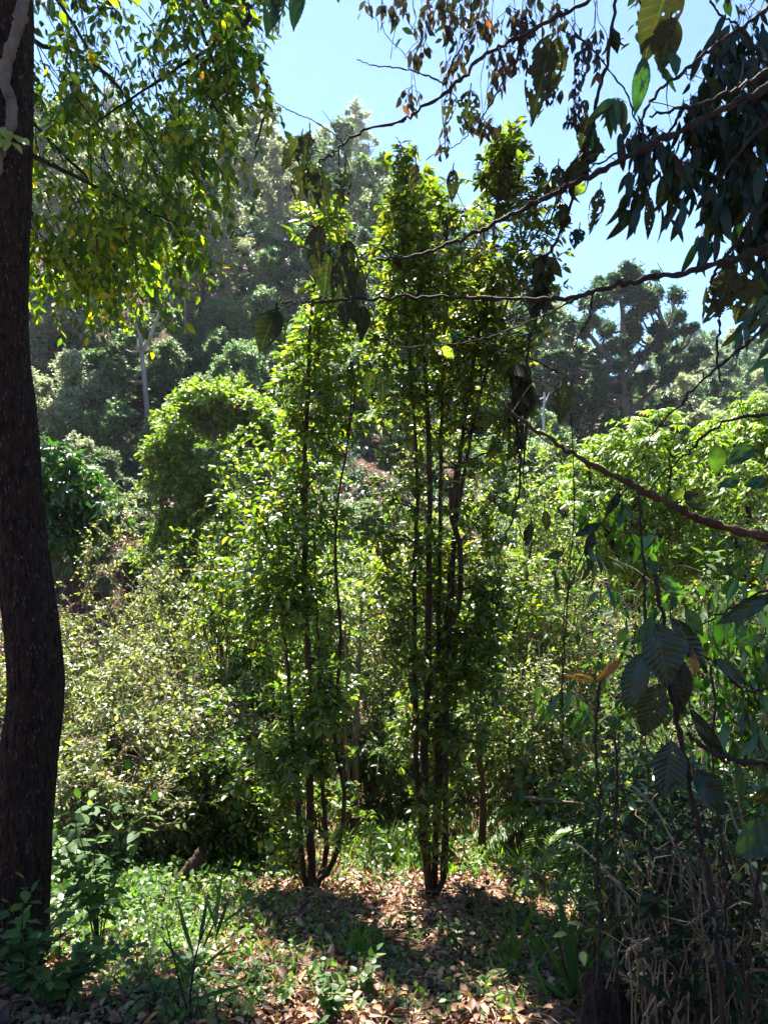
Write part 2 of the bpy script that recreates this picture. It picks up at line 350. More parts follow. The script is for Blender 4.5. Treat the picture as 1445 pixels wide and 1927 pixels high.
def hill_tree_proto(kind):
    r = random.Random(kind)
    cl = []
    if kind in ('broad', 'broad_grey', 'dome_dark'):
        H = 9.0; R = 3.0
        for i in range(64):
            a = r.uniform(0, 6.28); t = r.random() ** .6; z = r.uniform(3.0, 9)
            env = math.sin(math.pi * min(1, max(0.02, (z - 2.0) / 7.6)) ** .8)
            rad = R * env * (0.25 + .75 * t) * r.uniform(.6, 1.25)
            cl.append((rad * math.cos(a), rad * math.sin(a), z, r.uniform(.32, .85)))
        st = [[(0, 0, -.5), (.1, 0, 2), (-.15, .1, 5), (.1, 0, 7.6)], [(0, 0, 2.2), (.7, .3, 4), (1.2, .5, 6)], [(0, 0, 2.8), (-.8, -.3, 4.5), (-1.4, .2, 6.2)]]
        leaf = .14; ns = 50; nl = 9; r0 = .14
    elif kind in ('tall', 'tall_grey'):
        H = 12.0
        for i in range(70):
            a = r.uniform(0, 6.28); z = r.uniform(3.8, 12.6)
            env = 1.9 * math.sin(math.pi * min(1, max(.03, (z - 3.0) / 10.0)))+.2
            rad = env * r.uniform(.2, 1)
            cl.append((rad * math.cos(a), rad * math.sin(a), z, r.uniform(.28, .72)))
        st = [[(0, 0, -.5), (.15, .1, 3), (-.1, 0, 7), (.1, .1, 11.4)], [(0, 0, 5), (.6, .2, 7), (1.0, 0, 9)]]
        leaf = .14; ns = 36; nl = 8; r0 = .12
    elif kind in ('under', 'under_grey'):
        H = 4.0
        for i in range(26):
            a = r.uniform(0, 6.28); z = r.uniform(.2, 3.7)
            rad = 1.5 * math.sin(math.pi * min(1, max(.05, (z + .3) / 4.3))) * r.uniform(.3, 1)
            cl.append((rad * math.cos(a), rad * math.sin(a), z, r.uniform(.4, .7)))
        st = [[(0, 0, -.3), (.1, 0, 1), (0, .1, 2.2), (.1, 0, 3.3)], [(0, 0, .2), (.4, .2, 1.2), (.9, .1, 2.4)], [(0, 0, .2), (-.5, .1, 1.4), (-.8, .3, 2.4)]]
        leaf = .10; ns = 75; nl = 10; r0 = .05
    mat = {'broad': 'far', 'broad_grey': 'fargrey', 'dome_dark': 'fardark', 'tall': 'far', 'tall_grey': 'fargrey', 'under': 'far', 'under_grey': 'fargrey'}[kind]
    name = {'under': 'hillside_shrub', 'under_grey': 'hillside_shrub'}.get(kind, 'hillside_tree')
    return st, cl, leaf, ns, nl, M[mat], r0, name
PROTO = {}
def place_hill(kind, px, d, sc, label, group, rz=None, sz=1.0):
    loc = PG(px, d); loc[2] -= .15
    if kind not in PROTO:
        st, cl, leaf, ns, nl, mat, r0, name = hill_tree_proto(kind)
        o = crown_tree(name, label, 'shrub' if 'under' in kind else 'tree', loc, 0, st, cl, leaf, ns, nl, mat,
                       M['pale'] if ('grey' in kind and 'under' not in kind) or 'tall' in kind else M['greybark'], T_FAR, r0, group=group, tw=.008, ntw=.5)
        o.rotation_euler.z = RU(0, 6.28); o.scale = (sc, sc, sc * sz)
        PROTO[kind] = o; return o
    return copy_thing(PROTO[kind], loc, RU(0, 6.28) if rz is None else rz, (sc, sc, sc * sz), label, group)
ORD = ['first', 'second', 'third', 'fourth', 'fifth', 'sixth', 'seventh', 'eighth', 'ninth', 'tenth', 'eleventh', 'twelfth', 'thirteenth',
       'fourteenth', 'fifteenth', 'sixteenth', 'seventeenth', 'eighteenth', 'nineteenth', 'twentieth', 'twenty-first', 'twenty-second', 'twenty-third', 'twenty-fourth', 'twenty-fifth', 'twenty-sixth', 'twenty-seventh', 'twenty-eighth', 'twenty-ninth', 'thirtieth']
LOOKS = {'broad': 'broad green tree', 'broad_grey': 'pale grey-green broad tree', 'dome_dark': 'dark domed tree', 'tall': 'tall slim green tree',
         'tall_grey': 'tall airy grey tree', 'under': 'low leafy shrub', 'under_grey': 'pale grey-green shrub'}
def hill_row(where, group, items):
    items = sorted(items, key=lambda t: t[1])
    for i, (k, px, d, sc) in enumerate(items):
        place_hill(k, px, d, sc, '%s %s, %s from the big trunk' % (LOOKS[k], where, ORD[i]), group, sz=RU(.9, 1.1))
def auto_row(where, group, n, x0, x1, d0, d1, kinds, s0, s1):
    xs = np.linspace(x0, x1, n) + RU(-.4, .4, n) * (x1 - x0) / n
    hill_row(where, group, [(kinds[int(rng.integers(len(kinds)))], float(x), float(RU(d0, d1)), float(RU(s0, s1))) for x in xs])
hill_row('on the ridge', 'trees along the ridge', [
    ('tall_grey', 60, 84, 1.1), ('broad', 95, 82, 1.2), ('broad', 130, 80, 1.3), ('tall_grey', 205, 84, 1.2), ('broad', 245, 80, 1.2), ('broad_grey', 285, 82, 1.3), ('tall', 330, 80, 1.1), ('broad', 375, 82, 1.05), ('broad_grey', 420, 80, .95),
    ('broad', 490, 78, .85), ('tall_grey', 535, 76, .7), ('broad_grey', 575, 78, .7), ('tall_grey', 672, 72, 1.35), ('broad', 620, 74, .65), ('broad_grey', 715, 74, .7), ('broad', 765, 72, .85), ('broad_grey', 815, 72, .9), ('broad', 880, 72, .9), ('broad_grey', 950, 74, .9)])
auto_row('just below the ridge', 'trees just below the ridge', 18, -20, 960, 66, 72, ['broad', 'broad_grey', 'tall_grey', 'tall', 'dome_dark'], .8, 1.05)
auto_row('high on the far slope', 'trees high on the slope', 18, -10, 960, 56, 62, ['broad_grey', 'broad_grey', 'tall_grey', 'tall', 'dome_dark'], .85, 1.1)
hill_row('half way up the slope', 'trees half way up the slope', [
    ('dome_dark', 90, 46, 1.0), ('tall', 150, 48, .95), ('tall_grey', 215, 46, .8), ('dome_dark', 20, 47, 1.0), ('dome_dark', 280, 50, 1.0), ('dome_dark', 340, 47, 1.1), ('broad_grey', 430, 49, 1.25), ('broad_grey', 500, 47, 1.25),
    ('dome_dark', 575, 46, 1.0), ('tall', 640, 48, .9), ('broad', 700, 46, 1.0), ('dome_dark', 760, 46, 1.0), ('dome_dark', 820, 46, 1.0), ('broad_grey', 880, 48, .9), ('dome_dark', 960, 50, .9)])
hill_row('low on the far slope', 'trees low on the slope', [
    ('tall', 70, 37, .8), ('tall_grey', 112, 33, .7), ('tall_grey', 178, 34, .75), ('tall_grey', 218, 36, .8), ('tall_grey', 345, 34, .7), ('tall_grey', 430, 35, .7), ('dome_dark', 120, 40, .75), ('dome_dark', 330, 37, .8), ('dome_dark', 385, 38, .8), ('dome_dark', 455, 38, .75), ('broad', 500, 36, .6), ('dome_dark', 560, 37, .75), ('tall_grey', 520, 40, .7), ('dome_dark', 625, 37, .75), ('dome_dark', 690, 36, .7), ('broad', 745, 37, .7), ('dome_dark', 800, 38, .75), ('dome_dark', 860, 38, .75), ('broad', 920, 37, .7)])
hill_row('in the valley', 'trees filling the valley', [
    ('broad_grey', 1035, 50, 1.0), ('dome_dark', 1090, 46, .85), ('dome_dark', 1150, 41, .75), ('dome_dark', 1230, 41, .8), ('broad', 1095, 52, 1.15), ('broad_grey', 1050, 47, 1.2), ('tall', 1255, 55, 1.0), ('broad', 1305, 54, 1.15), ('dome_dark', 1350, 58, 1.2), ('broad_grey', 1280, 46, 1.0), ('broad_grey', 1200, 57, 1.1), ('broad', 1250, 48, .85), ('dome_dark', 1320, 50, .9), ('broad_grey', 1310, 60, 1.1), ('broad', 1390, 66, 1.1),
    ('dome_dark', 985, 44, .85), ('dome_dark', 1290, 40, .7), ('broad', 1345, 44, .7), ('dome_dark', 1400, 48, .8), ('broad', 1450, 46, .8), ('dome_dark', 1270, 52, .95), ('dome_dark', 1200, 52, 1.0), ('broad', 1360, 56, 1.0), ('dome_dark', 1425, 58, 1.0), ('broad', 1020, 62, 1.2), ('broad_grey', 1090, 60, 1.1)])
hill_row('on the distant hazy hill', 'trees on the distant hill', [
    ('broad_grey', 1450, 90, 1.2), ('broad', 1340, 95, 1.2), ('broad', 1270, 90, 1.1), ('dome_dark', 1365, 78, 1.1), ('broad_grey', 1310, 76, 1.1), ('broad', 1400, 100, 1.3), ('broad_grey', 1435, 74, 1.1), ('dome_dark', 1420, 110, 1.3), ('broad_grey', 1380, 125, 1.5), ('broad', 1480, 120, 1.5), ('broad', 1300, 110, 1.3), ('broad_grey', 1250, 120, 1.4), ('broad', 1410, 84, 1.0), ('broad', 1330, 140, 1.7), ('broad_grey', 1445, 150, 1.9)])
auto_row('near the slope foot', 'shrubs on the far slope', 20, 70, 1020, 26, 31, ['under'], .65, .95)
auto_row('in the upper bracken of the far slope', 'shrubs on the far slope', 18, 400, 1020, 32, 35, ['under'], .7, 1.0)
hill_row('beside the bare earth slip', 'shrubs on the far slope', [('under_grey', 90, 29, 1.1), ('under_grey', 130, 25, .95), ('under_grey', 175, 27, .85), ('under_grey', 70, 24, .8), ('under', 215, 24, .65), ('under', 200, 33, .7), ('under', 110, 34, .8), ('under_grey', 150, 21, .6), ('under', 110, 20, .55), ('under', 180, 18, .5), ('under', 300, 24, .55), ('under', 320, 19, .45), ('under', 310, 30, .7), ('under', 350, 33, .7)])
auto_row('down in the ravine', 'shrubs in the ravine', 14, 60, 1000, 18, 22, ['under'], .45, .65)
auto_row('across the valley floor', 'shrubs in the valley', 20, 980, 1480, 24, 38, ['under'], .8, 1.2)

# big dark spreading tree standing in the valley to the right
def valley_tree():
    d = 43; base = PG(1175, d); base[2] -= .3
    ctr = [(1170, 560, 75), (1120, 590, 60), (1080, 620, 50), (1220, 580, 62), (1260, 610, 45), (1150, 640, 62), (1210, 650, 58), (1100, 680, 55), (1260, 680, 45), (1170, 720, 55), (1120, 740, 50), (1230, 740, 50), (1080, 750, 45), (1170, 530, 40), (1135, 545, 40), (1200, 545, 40), (1060, 700, 40), (1290, 640, 40)]
    cl = []
    for (x, y, r) in ctr:
        for k in range(6):
            c = P(x + RU(-r, r) * .95, y + RU(-r, r) * .7, d + RU(-2.2, 2.2)) - base; cl.append((*c, r / FX * d * RU(.22, .5)))
    S = lambda *a: [P(x, y, d) - base for x, y in a]
    st = [[(0, 0, 0)] + S((1175, 780), (1168, 690), (1172, 600), (1165, 550)), S((1172, 720), (1215, 660), (1255, 620)), S((1170, 700), (1125, 650), (1095, 610)), S((1172, 790), (1240, 720), (1280, 660))]
    crown_tree('spreading_tree', 'large dark green tree with a wide domed crown against the blue sky in the valley', 'tree', base, 0, st, cl, .15, 120, 10, M['fardark'], M['greybark'], T_FAR, .34, tw=.01)
valley_tree()
def lone_slope_tree():
    d = 27; base = PG(292, d); base[2] -= .2
    S = lambda *a: [P(x, y, d) - base for x, y in a]
    cl = []
    for (x, y, r) in [(230, 560, 50), (290, 540, 45), (190, 600, 40), (250, 500, 60), (320, 600, 35), (205, 680, 32), (235, 700, 28), (180, 500, 55), (310, 470, 50), (190, 690, 20), (240, 650, 22)]:
        for k in range(4):
            c = P(x + RU(-r, r) * .7, y + RU(-r, r) * .6, d + RU(-1, 1)) - base; cl.append((*c, r / FX * d * RU(.3, .5)))
    crown_tree('slope_tree', 'leaning tree with a long bare grey trunk rising from the far slope', 'tree', base, 0,
               [[(0, 0, 0)] + S((283, 830), (272, 720), (262, 620), (250, 540), (240, 470)), S((270, 660), (300, 590), (320, 520)), S((262, 620), (235, 560), (200, 520))], cl, .13, 46, 8, M['far'], M['pale'], T_FAR, .13, tw=.006)
lone_slope_tree()
def dead_pole():
    d = 26; base = PG(1022, d); base[2] -= .2; root = thing('dead_tree', 'bleached white dead trunk standing bare in the valley', 'dead tree', base)
    w = Wood(); w.line([base - base, P(1021, 890, d) - base, P(1023, 800, d) - base, P(1025, 738, d) - base], .055, .035, 16, 8, jit=.012, rough=.12); w.build('trunk', M['deadwood'], root)
    w = Wood(); w.line([P(1024, 748, d) - base, P(1010, 752, d) - base, P(1000, 745, d) - base], .03, .012, 6, 5)
    w.line([P(1025, 760, d) - base, P(1034, 738, d) - base], .03, .012, 5, 5); w.build('branch', M['deadwood'], root)
dead_pole()

# undergrowth and leaf cover on the far hill: nobody could count it
def hill_cover():
    f = Fol(); n = 60000
    d = RU(15, 75, n) ; d = 15 + 60 * ((d - 15) / 60) ** 1.3; px = RU(-60, 1500, n); x = (px - 722.5) / FX * d
    keep = vnoise(x * .35, d * .35 + 50) > np.where(px < 380, .09, np.where(px < 620, -.05, -.14)); x = x[keep]; d = d[keep]; n = len(x)
    z = ground(x, d); s = np.stack([x, d, z], -1)
    dd = nrm(rs(n) * [1, 1, .4] + [0, 0, .7]); sprigs(f, None, s, dd, RU(.2, .8, n), 7, .13, .4, tilt=1.2)
    o = f.build('hill_undergrowth', T_FAR, M['fardark']); o['kind'] = 'stuff'; tag(o, 'low leafy undergrowth covering the far hillside', 'undergrowth')
    n = 60000; f = Fol(); d = 14 + 46 * RU(0, 1, n) ** 1.6; px = RU(-60, 1200, n); x = (px - 722.5) / FX * d
    s = np.stack([x, d, ground(x, d) + .02], -1); f.add(s, rs(n) * [1, 1, .3], nrm(UP + rs(n) * .5), RU(.05, .13, n))
    o = f.build('hill_leaf_litter', T_FAR, M['litter']); o['kind'] = 'stuff'; tag(o, 'dry brown fallen leaves on the far slope', 'leaf litter')
hill_cover()

# ---------------------------------------------------------------- bushes defined by silhouettes in the picture
def blob_tree(name, label, cat, basepx, d, blobs, leaf, dens, nl, lmat, wmat, tmpl, stems_px=None, r0=.05, depth=.5, group=None, tw=.003, droop=.2, hang=.15, sprl=.9, tilt=.6, base=None, crown='crown', updir=.25, dmod=None):
    """blobs: (px,py,rpx[,dens factor]); each becomes a leafy clump round the tree's own depth"""
    if base is None: base = PG(basepx, d)
    base = np.array(base, float); root = thing(name, label, cat, base, group)
    tr = Wood(); br = Wood(); f = Fol(); allp = []
    if not stems_px: stems_px = [[(basepx, None), (basepx, blobs[0][1])]]
    for k, s in enumerate(stems_px):
        pts = []
        for j, q in enumerate(s):
            dd = q[2] if len(q) > 2 else d
            pts.append(base + [0, 0, -.05] if q[1] is None else P(q[0], q[1], dd))
        rr = r0 * (1 if k == 0 else .75); p = tr.line(pts, rr, rr * .3, 40, 7, jit=rr * .12, rough=.06); allp.append(p)
    allp = np.vstack(allp)
    for b in blobs:
        x, y, r = b[:3]; df = (b[3] if len(b) > 3 else 1) * (dmod(x, y) if dmod else 1)
        R = r / FX * d; c = P(x, y, d + RU(-depth, depth) * .5)
        m = max(3, int(dens * df * (r / 40.) ** 2))
        # sprigs start inside a flattened ball round the clump and fan outwards
        m = int(m * 1.7) + 2
        off = rs(m) * (RU(0, 1, m)[:, None] ** .45) * np.array([R, max(R, depth * .8), R]) * .8
        fq = 20. / d; kp = vnoise((c + off)[:, 0] * fq + (c + off)[:, 1] * fq * .7, (c + off)[:, 2] * fq + (c + off)[:, 1] * fq * .5) > (-.2 if y < 420 else -.08); off = off[kp]; m = len(off)
        if m < 2: continue
        st = c + off; di = nrm(off / max(R, .01) * .8 + rs(m) * .8 + np.array([0, 0, updir]))
        sprigs(f, br, st, di, min(R, .55) * sprl * RU(.5, 1.1, m) + .03, nl, leaf, droop, hang=hang, tw=tw, tilt=tilt)
        j = np.argmin(np.linalg.norm((allp - c) * [1, .6, .5], axis=1) + (allp[:, 2] > c[2]) * .6); a = allp[j]
        for q in range(2):
            e = c + rs(1)[0] * R * .5; br.line([a, a * .5 + e * .5 + [0, 0, .08 * R], e], max(tw * 2, r0 * .22), tw, 8, 5, jit=tw)
        # fine twigs between the clump and its sprigs
        k = min(m, 8); e = st[:k]; mid = (c + e) / 2 + rs(k) * R * .1
        br.add(np.stack([np.broadcast_to(c, e.shape), mid, e], 1), np.broadcast_to(np.array([1.4, 1.1, .8]) * tw, (k, 3)), 3)
    tr.build('trunk', wmat, root, base); br.build('branches', wmat, root, base); f.build(crown, tmpl, lmat, root, base)
    return root, f.count()

cnt = []
# the two slim multi-stemmed trees in the middle
cnt.append(blob_tree('slender_tree', 'slim multi-stemmed tree whose base forks, the shorter of the two in the clearing', 'tree', 585, 5.0,
    [(600, 430, 38, 1.3), (625, 410, 28), (575, 455, 30), (640, 470, 35), (600, 500, 42), (655, 520, 22), (580, 560, 35), (620, 570, 40), (640, 610, 32), (575, 620, 38), (600, 660, 45),
     (660, 680, 34), (560, 700, 42), (600, 740, 50), (540, 720, 24), (650, 790, 32), (570, 800, 48), (620, 830, 40), (530, 850, 36), (600, 890, 42), (560, 920, 44),
     (520, 960, 60, 1.2), (450, 980, 52, 1.2), (400, 1010, 34), (610, 970, 45), (640, 1010, 34), (420, 1060, 50), (490, 1050, 65, .8), (560, 1040, 50), (620, 1080, 45), (520, 1130, 60, .9),
     (600, 1150, 50, 1.6), (440, 1140, 50), (500, 1210, 60, .9), (580, 1230, 50, 1.5), (640, 1200, 40), (430, 1240, 50), (520, 1300, 55, .8), (600, 1320, 50, 1.3), (640, 1290, 34), (450, 1350, 55),
     (540, 1400, 55, 1.3), (610, 1420, 50, 1.2), (650, 1430, 34), (480, 1450, 55, 1.1), (540, 1500, 50, 1.3), (600, 1520, 45), (660, 1540, 40), (500, 1560, 40, 1.3), (560, 1600, 40)],
    .056, 18, 9, M['near'], M['stem'], T_NEAR,
    [[(585, None), (588, 1640), (582, 1500), (583, 1350), (577, 1200), (573, 1000), (575, 850), (580, 700), (590, 550), (602, 420)],
     [(585, None), (605, 1640), (615, 1590), (606, 1480), (604, 1350), (598, 1200, 5.1), (590, 1000, 5.1)],
     [(585, None), (570, 1640), (560, 1480), (548, 1350), (536, 1200), (515, 1050), (480, 960)],
     [(585, None), (600, 1660, 4.9), (632, 1610, 4.9), (648, 1500, 4.9), (630, 1380, 4.9), (640, 1200, 4.9), (630, 1000, 4.9), (655, 830, 4.9)]],
    .03, .45, dmod=lambda x, y: 1.9 if y < 560 else 1.05 if y < 940 else .5 if y > 1440 else (2.2 if (x in (520, 540, 500) or 580 <= x <= 610) and y > 1040 else .75)))
cnt.append(blob_tree('slender_tree', 'taller slim tree of several close upright stems with a dense two-peaked crown', 'tree', 812, 5.0,
    [(757, 320, 24), (770, 350, 30), (745, 370, 22), (790, 400, 42), (755, 410, 36), (740, 440, 34), (830, 400, 34), (930, 300, 26), (965, 292, 24), (985, 305, 16), (950, 285, 20, 2), (972, 300, 24, 1.6), (990, 350, 30, 1.3), (1010, 370, 26, 1.2), (955, 300, 34, 1.6), (930, 300, 26, 1.4), (750, 310, 20, 1.6), (765, 335, 26, 1.4), (945, 320, 40, 1.4), (915, 350, 40), (975, 340, 30),
     (880, 400, 48, 1.3), (950, 400, 52, 1.3), (1000, 400, 34), (1035, 395, 20), (840, 450, 52, 1.4), (900, 470, 60, 1.5), (970, 470, 52, 1.4), (1030, 460, 36), (780, 470, 46), (720, 470, 26),
     (740, 520, 46), (800, 540, 58, 1.3), (870, 540, 60, 1.5), (940, 540, 55, 1.4), (1000, 530, 42), (760, 590, 48), (830, 600, 56, 1.3), (900, 610, 56, 1.4), (970, 600, 48), (1010, 620, 30), (730, 640, 44),
     (790, 660, 52), (860, 670, 56, 1.2), (930, 670, 52, 1.3), (990, 660, 36), (720, 700, 40), (780, 730, 50, 1.1), (850, 740, 52, 1.1), (920, 740, 50, 1.2), (740, 770, 40), (810, 800, 48), (880, 810, 46), (950, 800, 44, 1.1), (700, 740, 26),
     (760, 860, 44), (830, 870, 42, .8), (900, 880, 46), (950, 850, 30), (740, 930, 42), (800, 950, 44), (870, 960, 40, .7), (930, 940, 34), (720, 1000, 42), (790, 1030, 46), (860, 1050, 42, .8), (920, 1020, 38),
     (740, 1090, 44), (800, 1110, 46, 1.2), (870, 1130, 44, 1.1), (930, 1110, 44, 1.1), (760, 1180, 44), (820, 1190, 44, 1.2), (890, 1210, 46, 1.2), (930, 1190, 34), (770, 1270, 42, 1.1), (830, 1280, 42, 1.2), (890, 1290, 44, 1.1),
     (780, 1350, 40), (840, 1370, 40, 1.3), (890, 1370, 34), (790, 1430, 36), (850, 1450, 38, 1.2), (870, 1500, 34), (800, 1510, 36, 1.2), (850, 1560, 38, 1.4), (790, 1590, 30, 1.2), (830, 1610, 34, 1.4)],
    .056, 18, 9, M['near'], M['stem'], T_NEAR,
    [[(800, None), (806, 1670), (797, 1500), (803, 1300), (806, 1100), (808, 900), (800, 700), (790, 500), (768, 320)],
     [(830, None), (836, 1640), (838, 1500), (835, 1300), (850, 1130), (862, 900), (880, 750), (905, 600), (930, 420), (950, 290)],
     [(812, None), (818, 1640, 5.06), (822, 1400, 5.06), (825, 1200, 5.06), (830, 900, 5.06), (835, 650, 5.06), (842, 420, 5.06)],
     [(795, None), (788, 1500, 4.95), (782, 1350, 4.95), (780, 1100, 4.95), (785, 900, 4.95), (772, 700, 4.95), (755, 500, 4.95)],
     [(862, 880, 4.92), (850, 960, 4.92), (866, 1040, 4.92), (864, 1140, 4.92), (848, 1180, 4.92), (838, 1240, 4.92), (842, 1400, 4.92), (830, 1660, 4.92)],
     [(812, None), (826, 1500, 5.1), (832, 1300, 5.1), (845, 1100, 5.1), (872, 900, 5.1), (915, 700, 5.1), (975, 500, 5.1)]],
    .031, .55, dmod=lambda x, y: 1.12 if y < 700 else (.9 if y < 980 else (1.7 if y < 1480 else 1.5))))
# thin young trees behind
cnt.append(blob_tree('young_tree', 'thin young tree with an orange-brown stem just behind the tall slim tree', 'tree', 907, 6.3,
    [(900, 1180, 50), (960, 1150, 46), (920, 1250, 50), (980, 1230, 40), (900, 1330, 44), (950, 1320, 44), (915, 1400, 36), (960, 1400, 34), (1000, 1290, 34), (980, 1090, 44), (1010, 1150, 36)],
    .055, 17, 9, M['near'], M['stem'], T_MID, [[(907, None), (908, 1500), (900, 1400), (912, 1250), (930, 1100)], [(905, 1420), (950, 1250), (985, 1120), (1000, 1020)]], .035, .5))
cnt.append(blob_tree('young_tree', 'pale twin-stemmed young tree seen between the two slim trees', 'tree', 668, 7.2,
    [(670, 1060, 46), (700, 1110, 46), (650, 1130, 40), (720, 1040, 36), (690, 1190, 40), (640, 1040, 30), (730, 1160, 36)],
    .055, 22, 9, M['vine'], M['dry'], T_MID, [[(668, None), (670, 1400), (676, 1250), (682, 1100)], [(662, None), (650, 1400), (652, 1250), (640, 1080)]], .035, .5))

# drooping canopy at upper left
def canopy():
    d = 4.2
    base = G(-3.3, 4.4)
    root = thing('drooping_tree', 'large tree with drooping backlit yellow-green foliage hanging beside the big trunk', 'tree', base)
    tr = Wood(); tr.line([base + [0, 0, -.2], base + [.1, 0, 2], base + [.1, -.1, 3.6], base + [.5, -.2, 5.6]], .16, .08, 30, 12, rough=.03); tr.build('trunk', M['greybark'], root, base)
    br = Wood(); f = Fol()
    top = base + [.4, -.2, 5.0]
    L = [[(-100, -500), (60, -300), (250, -120), (350, 0), (400, 110), (440, 220)], [(-100, -500), (150, -350), (380, -150), (560, 30), (630, 120)][:4],
         [(-150, -400), (0, -150), (110, 0), (200, 140), (290, 230)], [(-150, -350), (-40, -60), (60, 70), (140, 100), (220, 160), (300, 300)],
         [(-150, -200), (-60, 60), (60, 230), (160, 330), (220, 430)], [(-160, 0), (-60, 200), (60, 290), (140, 330), (240, 380), (330, 420)],
         [(-150, 150), (-50, 330), (60, 400), (120, 470), (150, 540)], [(250, -120), (460, 0), (440, 60), (330, 130), (180, 230)], [(250, -120), (420, 60), (490, 130), (500, 200), (480, 280)]]
    for k, l in enumerate(L):
        dd = 4.2 + .6 * np.array([-.6, .5, .2, -.3, .4, -.5, .1, -.4, .3])[k]
        br.line([top] + [P(x, y, dd) for x, y in l], .024, .004, 40, 6, jit=.003)
    blobs = [(110, 60, 50, .3), (170, 100, 50, .35), (240, 60, 40, .15), (330, 40, 40, .5), (390, 30, 45, .9), (440, 70, 45, .8), (470, 110, 34, .8), (400, 100, 46, 1), (350, 110, 40, .5), (100, 170, 50, .7), (170, 190, 50, .7), (250, 180, 46, .5),
             (330, 190, 50, .8), (400, 190, 50, 1.1), (460, 180, 44, 1.1), (495, 240, 38, 1.1), (440, 260, 46, 1.2), (370, 260, 50, 1.2), (300, 260, 50, 1), (220, 260, 50, .9), (140, 260, 50, .9), (80, 250, 40, .9), (500, 300, 34, 1), (450, 320, 40, 1),
             (390, 330, 46, 1.2), (320, 340, 50, 1.3), (250, 340, 50, 1.2), (180, 340, 50, 1.2), (110, 340, 50, 1.1), (75, 400, 40, 1), (130, 420, 50, 1.2), (200, 420, 50, 1.2), (270, 420, 48, 1.2), (330, 410, 40, 1), (90, 480, 44, 1.1), (150, 490, 46, 1.1),
             (220, 490, 42, 1), (280, 480, 34, 1), (330, 480, 24, .8), (80, 545, 34, .9), (130, 545, 30, .8), (190, 530, 30, .7), (240, 530, 22, .6), (20, 300, 60, 1), (20, 450, 60, 1), (20, 150, 60, .7), (-60, 200, 80, 1), (-60, 380, 80, 1), (300, -40, 60, .6), (420, -40, 60, .7), (150, -30, 60, .5), (480, 25, 30, .9)]
    for (x, y, r, df) in blobs:
        R = r / FX * d; m = int((21 if x < 330 or y > 360 else 32) * df * (r / 40) ** 2); dep = RU(-.6, .6)
        c = P(x, y - r * .5, d + dep)
        m = int(m * 1.5) + 1; off = rs(m) * (RU(0, 1, m)[:, None] ** .4) * np.array([R, .5, R]); kp = vnoise((c + off)[:, 0] * 4.6 + (c + off)[:, 1] * 3, (c + off)[:, 2] * 4.6) > (-.1 if y > 380 else (0 if y > 170 else .05)); off = off[kp]; m = len(off)
        if m < 2: continue
        st = c + off
        di = nrm(np.array([.25, -.05, -.35]) + rs(m) * .9)
        sprigs(f, br, st, di, RU(.14, .32, m), 10, .056, .5, hang=.45, tw=.0015, tilt=.8, out=.8)
        up = st + np.array([-.18, 0, .36]) * RU(.5, 1.1, m)[:, None] + rs(m) * .06
        m3 = max(2, m // 5); br.add(np.stack([up[:m3], (up[:m3] + st[:m3]) / 2 + rs(m3) * .08, st[:m3]], 1), np.broadcast_to(np.array([.004, .003, .002]), (m3, 3)), 3)
    br.build('branches', M['darkstem'], root, base); f.build('crown', T_LONG if 0 else T_NEAR, M['yellow'], root, base)
    cnt.append((root, f.count()))
canopy()

